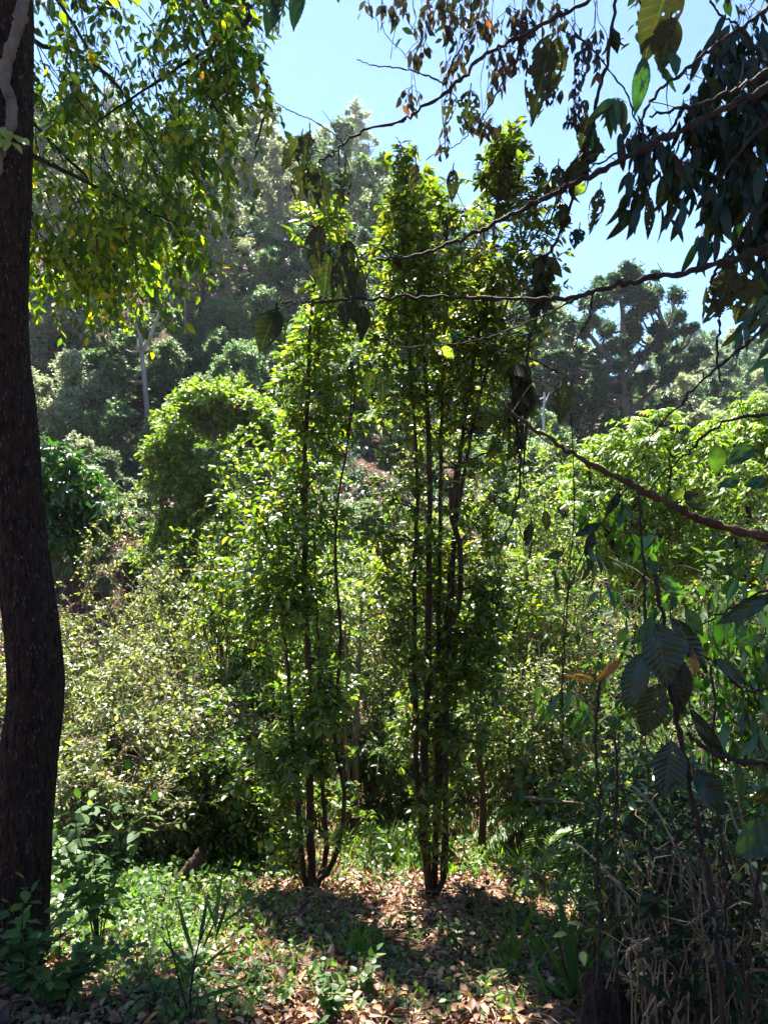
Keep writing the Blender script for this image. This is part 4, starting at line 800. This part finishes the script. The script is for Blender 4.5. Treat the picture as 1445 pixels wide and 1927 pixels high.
def branch_thing(name, label, cat, lines, leaves=(), d=2.3, mat='darkstem', group=None, extra=None):
    """lines: list of (points px, r0, r1); first point of the first line is the origin"""
    q = lambda p: P(p[0], p[1], p[2] if len(p) > 2 else d)
    o = q(lines[0][0][0]); root = thing(name, label, cat, o, group)
    w = Wood()
    for i, (pts, r0, r1) in enumerate(lines):
        p = [q(a) - o for a in pts]; pp = w.line(p, r0, r1, max(14, len(pts) * 8), 7, jit=min(max(r0, r1), .006) * .5, rough=.16)
        if i == 0 and max(r0, r1) > .0045:
            for z in range(9):
                k = int(rng.integers(2, len(pp) - 2)); e = pp[k] + rs(1)[0] * np.array([.09, .05, .09]) * RU(.4, 1.4); w.line([pp[k], (pp[k] + e) / 2 + rs(1)[0] * .012, e + rs(1)[0] * .01], .0018, .0008, 7, 4, jit=.0008)
    for l in leaves:                                    # short stalks
        dd = l[7] if len(l) > 7 else d
        b = P(l[0], l[1], dd) - o; w.line([b, b + [RU(-.005, .005), 0, .02]], .0018, .0018, 3, 4)
    w.build('stem', M[mat], root)
    for l in leaves: big_leaf(root, o, l[0], l[1], l[2], l[3], l[4], l[7] if len(l) > 7 else d, l[5], l[6])
    if extra: extra(root, o, q)
    return root
def small_leaves(clusters, leaf, mat, tmpl=T_LONG, part='foliage', tw='darkstem', down=.9):
    def go(root, o, q):
        for (x, y, r, n, d) in clusters:
            f = Fol(); w = Wood()
            c = P(x, y, d) - o; R = r / FX * d; m = n if leaf < .12 else int(n * .75)
            pos = c + rs(m) * (RU(0, 1, m)[:, None] ** .5) * R * [1, .8, 1]
            dr = nrm(rs(m) * .55 + np.array([0, 0, -down])); f.add(pos, dr, nrm(rs(m) * .7 + [0, -.6, .3]), leaf * RU(.45, 1.25, m))
            k = max(2, n // 3); top = c + np.array([0, 0, R * .8]) + rs(k) * R * .3
            w.add(np.stack([top, (top + pos[:k]) / 2 + rs(k) * R * .15, pos[:k]], 1), np.full((k, 3), .0012), 3)
            cl = f.build('leaf_cluster', tmpl, M[mat], root); w.build('twigs', M[tw], cl)
    return go
branch_thing('bare_branch', 'long thin branch rising from the eaten leaves towards the top of the sky', 'branch',
    [([(1180, -60), (1115, -5), (1030, 40), (960, 78), (905, 108), (850, 165), (775, 215), (750, 230), (690, 242), (645, 270), (625, 290), (600, 304)], .0075, .0028),
     ([(645, 268), (620, 245), (580, 222), (545, 208), (518, 192)], .0025, .0012), ([(622, 290), (600, 284), (582, 278)], .0018, .001), ([(643, 272), (655, 310), (662, 345)], .0016, .001),
     ([(838, 157), (800, 140), (745, 126), (705, 122), (672, 112)], .003, .0014), ([(838, 157), (850, 120), (880, 60), (890, -30)], .0028, .0024), ([(935, 85), (950, 140), (920, 200), (890, 240), (860, 270), (800, 300)], .003, .0012)],
    [(583, 243, 566, 320, 42, 'holed', .35), (568, 255, 530, 318, 36, 'holed', .2), (576, 300, 562, 388, 50, 'holed', .45), (600, 312, 612, 408, 40, 'holed', .15), (585, 305, 590, 390, 40, 'holed', .4), (650, 318, 632, 402, 40, 'holed', .45),
     (885, 168, 872, 252, 46, 'holed', .5), (850, 172, 838, 238, 26, 'holed', .5), (1040, 60, 1000, 228, 66, 'holed', .3), (1050, 70, 1038, 180, 46, 'holed', .2), (852, 318, 852, 378, 24, 'holed', .2), (783, 308, 774, 364, 22, 'holed', .1)], 2.3)
branch_thing('bare_branch', 'dark branch slanting from the middle of the tall slim crown up to the dark leaves', 'branch',
    [([(1500, 135), (1445, 160), (1330, 222), (1250, 258), (1180, 295), (1080, 345), (1040, 365), (960, 405), (905, 432), (830, 465), (760, 484), (700, 490), (668, 504)], .012, .0028), ([(760, 484), (720, 470), (660, 440), (640, 415)], .002, .001),
     ([(700, 488), (690, 520), (668, 570)], .0018, .001)],
    [(602, 425, 585, 500, 42, 'holed', .1), (620, 470, 608, 555, 52, 'holed', .2), (655, 450, 658, 560, 46, 'holed', .35), (645, 475, 640, 600, 42, 'holed', .25), (676, 500, 668, 585, 34, 'holed', .3)], 2.2)
branch_thing('bare_branch', 'almost level thin branch crossing the middle of the view', 'branch',
    [([(1500, 452), (1445, 468), (1370, 490), (1280, 515), (1200, 527), (1115, 549), (1040, 563), (920, 562), (800, 558), (700, 561), (600, 568), (532, 569), (520, 580)], .011, .0018),
     ([(1115, 550), (1108, 600), (1085, 640), (1070, 690)], .004, .0015), ([(1100, 552), (1060, 575), (980, 612), (900, 640), (830, 650), (730, 652)], .0028, .0012), ([(690, 560), (660, 520), (600, 440), (568, 415)], .0018, .001), ([(700, 560), (690, 590), (665, 615)], .0015, .001),
     ([(840, 556), (850, 620), (905, 640), (950, 655), (1010, 680), (1060, 705)], .0025, .002)],
    [(522, 582, 486, 662, 50, 'holed', .05), (520, 584, 536, 644, 26, 'holed', .25), (650, 566, 650, 612, 32, 'holed', .05), (664, 568, 666, 605, 24, 'holed', .05), (684, 575, 680, 638, 30, 'holed', .05), (1064, 708, 1053, 797, 42, 'holed', .35),
     (850, 655, 836, 672, 30, 'lime', 0), (852, 645, 820, 632, 22, 'lime', 0), (865, 640, 852, 620, 30, 'glossy', 0), (698, 695, 693, 752, 24, 'holed', .2), (722, 690, 718, 756, 28, 'holed', .2)], 2.1)
branch_thing('broken_branch', 'thick dark branch with peeling bark sloping down across the lime green trees', 'branch',
    [([(945, 757), (1000, 805), (1080, 855), (1150, 893), (1210, 922), (1270, 953), (1340, 985), (1445, 1010), (1520, 1022)], .0035, .014), ([(1300, 965), (1260, 1000), (1180, 1003), (1130, 985)], .003, .0015), ([(1200, 918), (1190, 960), (1185, 1010)], .002, .001),
     ([(1250, 945), (1262, 900), (1260, 860), (1275, 800)], .0025, .0012)],
    [(1290, 925, 1330, 960, 46, 'holed', .1), (1345, 835, 1352, 895, 34, 'glossy', 0), (1418, 840, 1368, 872, 34, 'glossy', 0), (1390, 905, 1350, 915, 22, 'glossy', 0), (1445, 905, 1400, 912, 26, 'glossy', 0), (1280, 915, 1270, 945, 24, 'lime', 0)], 2.0, 'stem')
branch_thing('thin_branch', 'thin straight twig climbing from the broken branch towards the divided green leaves', 'branch',
    [([(1500, 575), (1445, 612), (1340, 700), (1250, 792), (1185, 872)], .005, .0012), ([(1420, 632), (1395, 640), (1385, 690)], .0015, .001)], [], 1.9)
branch_thing('thin_branch', 'curving thin branch entering beside the lime green tree at the right edge', 'branch',
    [([(1500, 776), (1445, 781), (1390, 786), (1330, 815), (1290, 855), (1240, 900), (1200, 960)], .006, .0015)], [], 2.2)
branch_thing('thin_branch', 'thin twig sloping from the top right corner down to the dark liana', 'branch',
    [([(1500, -20), (1445, 15), (1360, 75), (1290, 130), (1230, 180), (1180, 270), (1100, 320), (1010, 380)], .007, .002), ([(1080, 60), (1130, 110), (1180, 180), (1210, 250), (1280, 300), (1370, 340)], .003, .002)],
    [(1268, -60, 1212, 112, 78, 'holed', .05), (1262, 30, 1244, 132, 56, 'holed', .05), (1212, 108, 1198, 212, 32, 'glossy', 0), (1238, 128, 1276, 168, 22, 'glossy', 0), (1262, 95, 1275, 140, 26, 'glossy', 0),
     (526, -40, 502, 62, 40, 'dark', .1), (516, -20, 520, 66, 24, 'holed', .4), (570, -30, 548, 52, 34, 'dark', 0), (1130, 355, 1112, 435, 28, 'holed', .3)][:5] + [(1130, 355, 1112, 435, 28, 'holed', .3), (1222, 370, 1222, 450, 20, 'dark', .1)], 2.1)
branch_thing('drooping_twig', 'dark twig at the top edge holding two big hanging leaves against the sky', 'twig',
    [([(600, -60), (560, -30), (520, -40), (480, -60)], .003, .002)], [(526, -40, 502, 62, 40, 'dark', .1), (516, -20, 520, 66, 24, 'holed', .4), (570, -30, 548, 52, 34, 'dark', 0)], 2.2)
# dark mass of long leaves at the upper right
mass = [(1400, 60, 50, 40, 2.6), (1350, 130, 60, 60, 2.6), (1430, 150, 60, 70, 2.4), (1380, 210, 60, 70, 2.6), (1310, 210, 40, 40, 2.5), (1440, 250, 60, 70, 2.4), (1340, 280, 60, 60, 2.5), (1400, 330, 60, 60, 2.4), (1450, 380, 60, 60, 2.5),
        (1350, 380, 45, 34, 2.4), (1290, 330, 40, 26, 2.4), (1240, 270, 40, 22, 2.3), (1200, 250, 36, 20, 2.3), (1215, 330, 40, 20, 2.3), (1190, 370, 25, 10, 2.3), (1260, 390, 30, 8, 2.3), (1420, 430, 50, 34, 2.5), (1330, 450, 26, 10, 2.4), (1440, 500, 40, 22, 2.4), (1380, 480, 26, 10, 2.4)]
branch_thing('leafy_bough', 'heavy dark bough of long drooping leaves filling the upper right corner', 'branch',
    [([(1560, 60), (1450, 130), (1380, 170), (1300, 200), (1220, 215)], .012, .003), ([(1560, 200), (1450, 230), (1380, 300), (1330, 380), (1310, 430)], .008, .002), ([(1540, 340), (1450, 380), (1400, 440), (1340, 520), (1355, 600), (1350, 650), (1355, 720)], .007, .003),
     ([(1290, 200), (1250, 260), (1210, 300), (1180, 340)], .004, .0015), ([(1450, 130), (1400, 60), (1350, 20), (1330, -40)], .005, .003)],
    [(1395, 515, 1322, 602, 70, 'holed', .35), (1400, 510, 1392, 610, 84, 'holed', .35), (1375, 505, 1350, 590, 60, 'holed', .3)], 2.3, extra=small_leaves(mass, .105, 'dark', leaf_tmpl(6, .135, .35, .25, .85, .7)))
pin = []
def pinnate(root, o, q):
    for (ax, ay, bx, by, n, L, d) in [(1460, 540, 1378, 648, 6, .085, 2.1), (1470, 610, 1425, 600, 4, .08, 2.1), (1452, 560, 1395, 620, 5, .08, 2.15), (1135, 200, 1180, 192, 5, .11, 2.3), (1470, 590, 1440, 700, 5, .08, 2.1)]:
        f = Fol(); w = Wood(); p = w.line([P(ax, ay, d) - o, (P(ax, ay, d) + P(bx, by, d)) / 2 - o + [0, 0, .02], P(bx, by, d) - o], .002, .001, 12, 4)
        for k in range(n):
            i = int(2 + 9 * k / n); f.add(p[i], nrm(np.array([RU(-.25, .25), RU(-.3, .3), -1])), nrm(np.array([RU(-.5, .5), -1, .2])), L * RU(.8, 1.1)); f.add(p[i], nrm(np.array([RU(-.9, -.3), RU(-.3, .3), -.6])), nrm(np.array([RU(-.5, .5), -1, .2])), L * RU(.7, 1))
        cl = f.build('compound_leaf', leaf_tmpl(6, .14, .2, .15, .75), M['glossy'], root); w.build('stalk', M['darkstem'], cl)
branch_thing('divided_leaf_spray', 'spray of divided leaves with bright hanging leaflets at the right edge', 'branch', [([(1500, 520), (1460, 545), (1430, 590)], .003, .0015)], [], 2.1, extra=pinnate)
# strings of small hanging leaves at the top
def strings(label, cl, xs, group='thin vines hanging across the sky'):
    c0 = cl[0]; lines = []
    for x0, x1, y1 in xs:
        lines.append(([(x0, -60), (x0 + RU(-12, 12), y1 * .25), (x1 + RU(-15, 15), y1 * .6), (x1, y1)], .0014, .0009))
    branch_thing('hanging_vine', label, 'vine', lines, [], 2.35, group=group, extra=small_leaves(cl, .036, 'drytwig', T_NEAR))
strings('thin vine strings with clusters of small brown leaves left of the long rising branch', [(755, 12, 26, 14, 2.35), (735, 22, 18, 10, 2.35), (782, 100, 24, 12, 2.35), (790, 60, 22, 12, 2.4), (775, 185, 24, 20, 2.35), (800, 30, 30, 16, 2.4), (830, 10, 30, 16, 2.4), (720, 8, 16, 8, 2.4)],
        [(740, 735, 110), (760, 782, 130), (800, 790, 200), (730, 775, 190), (770, 770, 60)])
strings('thin vine strings with many small leaves dangling above the eaten leaf', [(830, 10, 28, 18, 2.35), (850, 45, 28, 18, 2.35), (875, 80, 26, 16, 2.35), (900, 30, 36, 24, 2.35), (865, 20, 26, 14, 2.4), (860, 110, 22, 14, 2.35), (845, 130, 20, 12, 2.35), (915, 45, 24, 14, 2.4), (840, 150, 16, 8, 2.4), (880, 5, 30, 20, 2.3)],
        [(850, 850, 150), (880, 900, 90), (840, 845, 140), (900, 880, 120)])
strings('thin vine strings hung with dense small leaves beside the big eaten leaf', [(960, 40, 30, 26, 2.35), (985, 60, 30, 26, 2.35), (950, 100, 28, 22, 2.35), (940, 130, 26, 20, 2.35), (980, 110, 26, 20, 2.35), (930, 160, 22, 14, 2.35), (1000, 20, 34, 24, 2.35), (1040, 170, 22, 14, 2.35), (1045, 30, 30, 20, 2.4), (1075, 60, 26, 16, 2.4), (1050, 100, 24, 14, 2.4)],
        [(960, 950, 170), (990, 985, 140), (1010, 1040, 200), (1050, 1060, 130)])
strings('thin vine strings with curled brown leaves beside the dark liana', [(1100, 95, 22, 14, 2.35), (1120, 120, 20, 12, 2.35), (1090, 140, 20, 14, 2.35), (1080, 165, 18, 8, 2.35), (1085, 200, 26, 22, 2.35), (1075, 225, 20, 14, 2.35), (840, 270, 22, 10, 2.35), (925, 235, 18, 10, 2.35), (905, 225, 14, 8, 2.35), (835, 240, 12, 6, 2.35)],
        [(1110, 1100, 150), (1080, 1085, 230), (1130, 1118, 130), (860, 838, 280), (910, 905, 240)])
strings('thin vine strings with small brown leaves crossing the long slanting branch', [(915, 245, 16, 10, 2.35), (880, 225, 16, 8, 2.35), (800, 90, 14, 8, 2.35), (1125, 70, 20, 12, 2.35), (690, 10, 14, 6, 2.35)],
        [(930, 912, 250), (1125, 1140, 110), (690, 712, 60)])
# dark liana with debris
def debris(root, o, q):
    f = Fol(); w = Wood()
    for (x, y, r, n, L) in [(1022, 500, 22, 30, .07), (1015, 540, 16, 24, .08), (1110, 270, 20, 16, .07), (1095, 300, 16, 12, .07), (975, 700, 22, 40, .07), (985, 730, 20, 34, .07), (960, 760, 14, 16, .06), (1040, 330, 26, 16, .06), (1080, 325, 20, 14, .06), (1060, 400, 20, 14, .05), (975, 820, 10, 10, .05), (1150, 60, 14, 6, .06)]:
        c = P(x, y, 2.45) - o; R = r / FX * 2.45; f.add(c + rs(n) * R * [.6, .6, 1], nrm(rs(n) * .5 + [0, 0, -1]), rs(n), L * RU(.5, 1.2, n))
    for k in range(26):
        x = 975 + RU(-14, 22); y0 = RU(690, 760); w.line([P(x, y0, 2.45 + RU(-.1, .1)) - o, P(x + RU(-12, 12), y0 + 60, 2.45) - o, P(x + RU(-14, 14), y0 + RU(90, 200), 2.45) - o], .0022, .001, 8, 4)
    f.build('dead_leaves', T_CURL, M['holed'], root); w.build('rootlets', M['darkstem'], root)
branch_thing('liana', 'dark knotted liana hanging down with clots of dead leaves right of the tall slim tree', 'vine',
    [([(1165, -60), (1150, 60), (1128, 170), (1110, 250), (1090, 320), (1060, 420), (1022, 500), (1010, 560), (990, 680), (978, 720), (970, 800), (980, 900), (965, 970), (942, 1035)], .0065, .003), ([(1100, 280), (1060, 330), (1040, 400), (1020, 470)], .003, .003),
     ([(1022, 480), (1016, 520), (1008, 560)], .012, .008), ([(985, 690), (978, 730), (972, 800)], .010, .004), ([(975, 700), (990, 800), (985, 900), (990, 950)], .003, .001), ([(1150, 60), (1160, 75), (1175, 70)], .003, .001), ([(1000, 560), (1010, 600), (985, 650)], .003, .002)],
    [(1098, 215, 1096, 290, 26, 'holed', .2), (1108, 230, 1118, 290, 22, 'dark', 0)], 2.45, extra=debris)
branch_thing('leafy_twig', 'short twig of dark eaten leaves crossing the right shoulder of the tall slim crown', 'twig', [([(1140, 280), (1090, 310), (1060, 360), (1055, 420)], .003, .001)],
    [(1015, 305, 1010, 350, 30, 'holed', .4), (1050, 310, 1045, 360, 26, 'holed', .4), (1085, 300, 1078, 345, 24, 'holed', .2), (1100, 345, 1082, 368, 22, 'lime', 0), (1055, 380, 1050, 430, 20, 'dark', .2), (1090, 430, 1080, 465, 30, 'dark', .2)], 2.35)
# vines and broad leaves on the right
branch_thing('climbing_plant', 'vine with the largest dark veined leaves hanging at the right', 'plant',
    [([(1200, 920), (1207, 1000), (1212, 1080), (1214, 1180), (1222, 1260)], .003, .0035), ([(1232, 1080), (1245, 1160), (1262, 1290), (1285, 1420), (1315, 1560), (1338, 1680), (1352, 1780), (1365, 1960)], .005, .008),
     ([(1290, 1380), (1340, 1415), (1400, 1435), (1470, 1440)], .005, .007), ([(1235, 1180), (1250, 1150)], .002, .002)],
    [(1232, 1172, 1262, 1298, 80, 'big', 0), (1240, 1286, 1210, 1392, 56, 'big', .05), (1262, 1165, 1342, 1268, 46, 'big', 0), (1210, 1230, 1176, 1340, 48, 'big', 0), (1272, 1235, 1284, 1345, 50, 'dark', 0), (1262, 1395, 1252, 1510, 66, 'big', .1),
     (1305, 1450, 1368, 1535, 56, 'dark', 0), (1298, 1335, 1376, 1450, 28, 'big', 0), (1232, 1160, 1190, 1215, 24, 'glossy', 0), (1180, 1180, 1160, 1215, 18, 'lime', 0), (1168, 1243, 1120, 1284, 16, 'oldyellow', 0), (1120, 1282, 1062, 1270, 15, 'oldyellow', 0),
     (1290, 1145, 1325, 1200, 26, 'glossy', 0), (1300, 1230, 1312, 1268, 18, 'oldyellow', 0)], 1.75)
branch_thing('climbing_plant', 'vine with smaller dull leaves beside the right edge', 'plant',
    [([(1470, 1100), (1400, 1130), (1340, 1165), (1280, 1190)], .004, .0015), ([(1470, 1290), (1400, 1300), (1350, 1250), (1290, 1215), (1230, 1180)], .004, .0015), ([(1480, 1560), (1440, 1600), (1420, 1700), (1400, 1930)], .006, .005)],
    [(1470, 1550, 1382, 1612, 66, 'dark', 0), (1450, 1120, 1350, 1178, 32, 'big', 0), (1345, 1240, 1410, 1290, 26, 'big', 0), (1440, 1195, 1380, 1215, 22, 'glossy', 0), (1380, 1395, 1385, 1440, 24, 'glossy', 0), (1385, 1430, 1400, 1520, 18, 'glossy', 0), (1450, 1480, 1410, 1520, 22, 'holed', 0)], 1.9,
    extra=small_leaves([(1400, 1180, 60, 26, 2.2), (1350, 1260, 60, 26, 2.3), (1430, 1260, 50, 26, 2.2), (1400, 1340, 60, 30, 2.2), (1440, 1400, 50, 26, 2.2), (1330, 1180, 50, 16, 2.3), (1440, 1060, 60, 16, 2.3), (1360, 1090, 50, 14, 2.4)], .085, 'glossy', T_LONG))
branch_thing('climbing_plant', 'vine with drooping mid-green leaves below the broken branch', 'plant',
    [([(1190, 900), (1150, 960), (1120, 1000), (1090, 1060), (1062, 1150), (1055, 1330)], .003, .0015), ([(1075, 780), (1080, 950), (1070, 1100), (1060, 1250), (1058, 1420)], .002, .002), ([(1300, 1035), (1200, 1000), (1130, 960), (1080, 930)], .0015, .001)],
    [(1130, 985, 1080, 1010, 18, 'big', 0), (1115, 1000, 1102, 1050, 20, 'big', 0), (1060, 1040, 1028, 1050, 16, 'glossy', 0), (1215, 1060, 1250, 1075, 22, 'big', 0), (1240, 1085, 1290, 1120, 28, 'glossy', 0), (1165, 925, 1140, 975, 18, 'dark', 0), (1000, 985, 988, 1030, 20, 'holed', .1), (1025, 960, 1030, 1000, 18, 'holed', 0)], 2.4,
    extra=small_leaves([(1110, 960, 34, 12, 2.4), (1160, 950, 30, 10, 2.4), (1120, 1040, 30, 9, 2.4), (1180, 1010, 34, 9, 2.4), (1235, 1020, 34, 9, 2.3), (1050, 1080, 20, 5, 2.4), (1230, 1110, 40, 9, 2.3), (1150, 1110, 34, 8, 2.4), (1040, 1330, 22, 6, 2.4), (1060, 1300, 30, 8, 2.4), (1100, 1340, 24, 6, 2.4)], .075, 'glossy', T_LONG))
def vines():
    V = [('dark hanging vine stem dropping to the stump', [(1130, 1270, 2.2), (1120, 1400, 2.2), (1130, 1500, 2.2), (1122, 1600, 2.2), (1128, 1720, 2.2), (1126, 1800, 2.2), (1115, 1900, 2.2)], .0045),
         ('thin vine stem just right of the one above the stump', [(1158, 1380, 2.3), (1162, 1500, 2.3), (1152, 1620, 2.3), (1158, 1760, 2.3), (1165, 1930, 2.3)], .003),
         ('wavy dark vine stem near the right edge with curling loops', [(1338, 1255, 2.1), (1345, 1340, 2.1), (1340, 1420, 2.1), (1352, 1540, 2.1), (1365, 1660, 2.15), (1362, 1800, 2.2)], .0035),
         ('pale thin vine stem dropping beside the right edge', [(1385, 1480, 2.2), (1400, 1560, 2.2), (1425, 1600, 2.2), (1436, 1720, 2.2), (1430, 1860, 2.2), (1405, 1930, 2.2)], .003),
         ('slanting thick vine forking upward below the big veined leaves', [(1205, 1770, 2.5), (1235, 1690, 2.5), (1252, 1640, 2.5), (1265, 1590, 2.5), (1300, 1540, 2.5)], .009),
         ('dark vine slanting across the stems under the big leaves', [(1170, 1560, 2.6), (1220, 1590, 2.6), (1290, 1650, 2.6), (1340, 1690, 2.6)], .006)]
    for lab, pts, r in V:
        branch_thing('vine_stem', lab, 'vine', [(pts, r, r * .8)], [], 2.3, group='bare vines hanging at the right', mat='dry' if 'pale' in lab else 'darkstem')
vines()
def dry_thicket(name, label, x0, x1, ytop, d0, d1, n, lf, nlv, seedmat='shade'):
    base = PG((x0 + x1) / 2, (d0 + d1) / 2); root = thing(name, label, 'bush', base, 'bushes under the vines'); w = Wood(); tw = Wood(); f = Fol()
    d = RU(d0, d1, n); px = RU(x0, x1, n); b = np.stack([(px - 722.5) / FX * d, d, np.zeros(n)], -1); b[:, 2] = ground(b[:, 0], b[:, 1])
    top = CZ - (ytop + RU(0, 260, n) - 963.5) / FX * d; H = np.maximum(top - b[:, 2], .15)
    lean = rng.normal(size=(n, 2)) * .28; t = np.linspace(0, 1, 9)[None, :, None]
    p = b[:, None] + np.concatenate([lean[:, None] * t ** 1.4 * H[:, None, None], H[:, None, None] * np.sin(t * RU(1.3, 2.4, n)[:, None, None])], -1) + rng.normal(size=(n, 9, 3)) * .014 - base
    w.add(p, np.linspace(.004, .0015, 9)[None] * RU(.6, 1.5, n)[:, None], 5); w.build('stems', M['stem'] if 'dense' in label or 'thin' in label else M['dry'], root)
    m = nlv; si = rng.integers(0, n, m); ti = rng.integers(2, 9, m); s = p[si, ti]
    sprigs(f, tw, s, nrm(rs(m) + [0, 0, .1]), RU(.08, .3, m), 6, lf, .3, tw=.0018, tilt=.8, hang=.3)
    f.build('foliage', T_NEAR, M[seedmat], root); tw.build('twigs', M['stem'], root)
dry_thicket('tangled_bush', 'dense tangle of dry stems and shaded leaves under the hanging broad leaves', 1170, 1520, 1430, 2.9, 4.0, 190, .05, 1000, 'glossy')
dry_thicket('tangled_bush', 'tall dark leafy thicket rising behind the broad leaves at the right edge', 1230, 1640, 1060, 3.6, 5.0, 70, .07, 620, 'herb')
dry_thicket('tangled_bush', 'dark thicket standing between the broad leaves and the lime bushes', 1130, 1330, 1330, 3.4, 4.6, 40, .05, 320, 'herb')
dry_thicket('tangled_bush', 'low dark tangle of dry stalks at the right bottom corner', 1190, 1540, 1560, 2.2, 2.9, 210, .04, 480)
dry_thicket('tangled_bush', 'thin dry stalks fringing the clearing left of the vines', 1090, 1230, 1480, 3.2, 4.4, 50, .04, 300, 'grass')

def haze():
    x0, x1, y0, y1, z0, z1 = -425, 425, -425, 435, -12, 150
    V = [(x, y, z) for z in (z0, z1) for y in (y0, y1) for x in (x0, x1)]
    m = bpy.data.materials.new('haze_air'); m.use_nodes = True; nt = m.node_tree; nt.nodes.clear()
    out = nt.nodes.new('ShaderNodeOutputMaterial'); v = nt.nodes.new('ShaderNodeVolumePrincipled')
    v.inputs['Color'].default_value = (.80, .90, 1.0, 1); v.inputs['Density'].default_value = .00028; v.inputs['Anisotropy'].default_value = .45
    nt.links.new(v.outputs[0], out.inputs['Volume'])
    o = make_mesh('haze', V, [(0, 2, 3, 1), (4, 5, 7, 6), (0, 1, 5, 4), (2, 6, 7, 3), (0, 4, 6, 2), (1, 3, 7, 5)], m); o['kind'] = 'stuff'; tag(o, 'thin blue haze lying between the clearing and the far hill', 'haze')
haze()
# ---------------------------------------------------------------- unseen overhead canopy, its clumps placed to shade the right side and near ground
def overhead():
    base = G(3.6, 2.2); root = thing('shade_tree', 'broad unseen tree arching overhead, shaped for the shade it drops in the clearing', 'tree', base)
    w = Wood(); f = Fol(); tp = base + [-.2, .3, 5.0]
    w.line([base + [0, 0, -.2], base + [.1, .1, 2.4], tp, tp + [0, .2, 2]], .16, .06, 24, 10); w.build('trunk', M['darkstem'], root, base); w = Wood()
    for k in range(56):
        c = np.array([RU(.7, 4.6), RU(1.0, 6.4), 0]) if k < 40 else np.array([RU(-2.2, .8), RU(5.2, 6.4), 0]); c[0] -= .55 * (c[1] > 3.6); c[2] = max(5.6, CZ + .74 * c[1]) + RU(0, 1.4)  # later clumps added out of view to darken the near ground
        w.line([tp, (tp + c) / 2 + [0, 0, .4], c], .03, .008, 10, 5)
        m = 26; st = c + rs(m) * .5; sprigs(f, None, st, nrm(rs(m) * [1, 1, .5]), RU(.25, .5, m), 8, .12, .2)
    w.build('branches', M['darkstem'], root, base); f.build('crown', T_MID, M['dark'], root, base)
overhead()
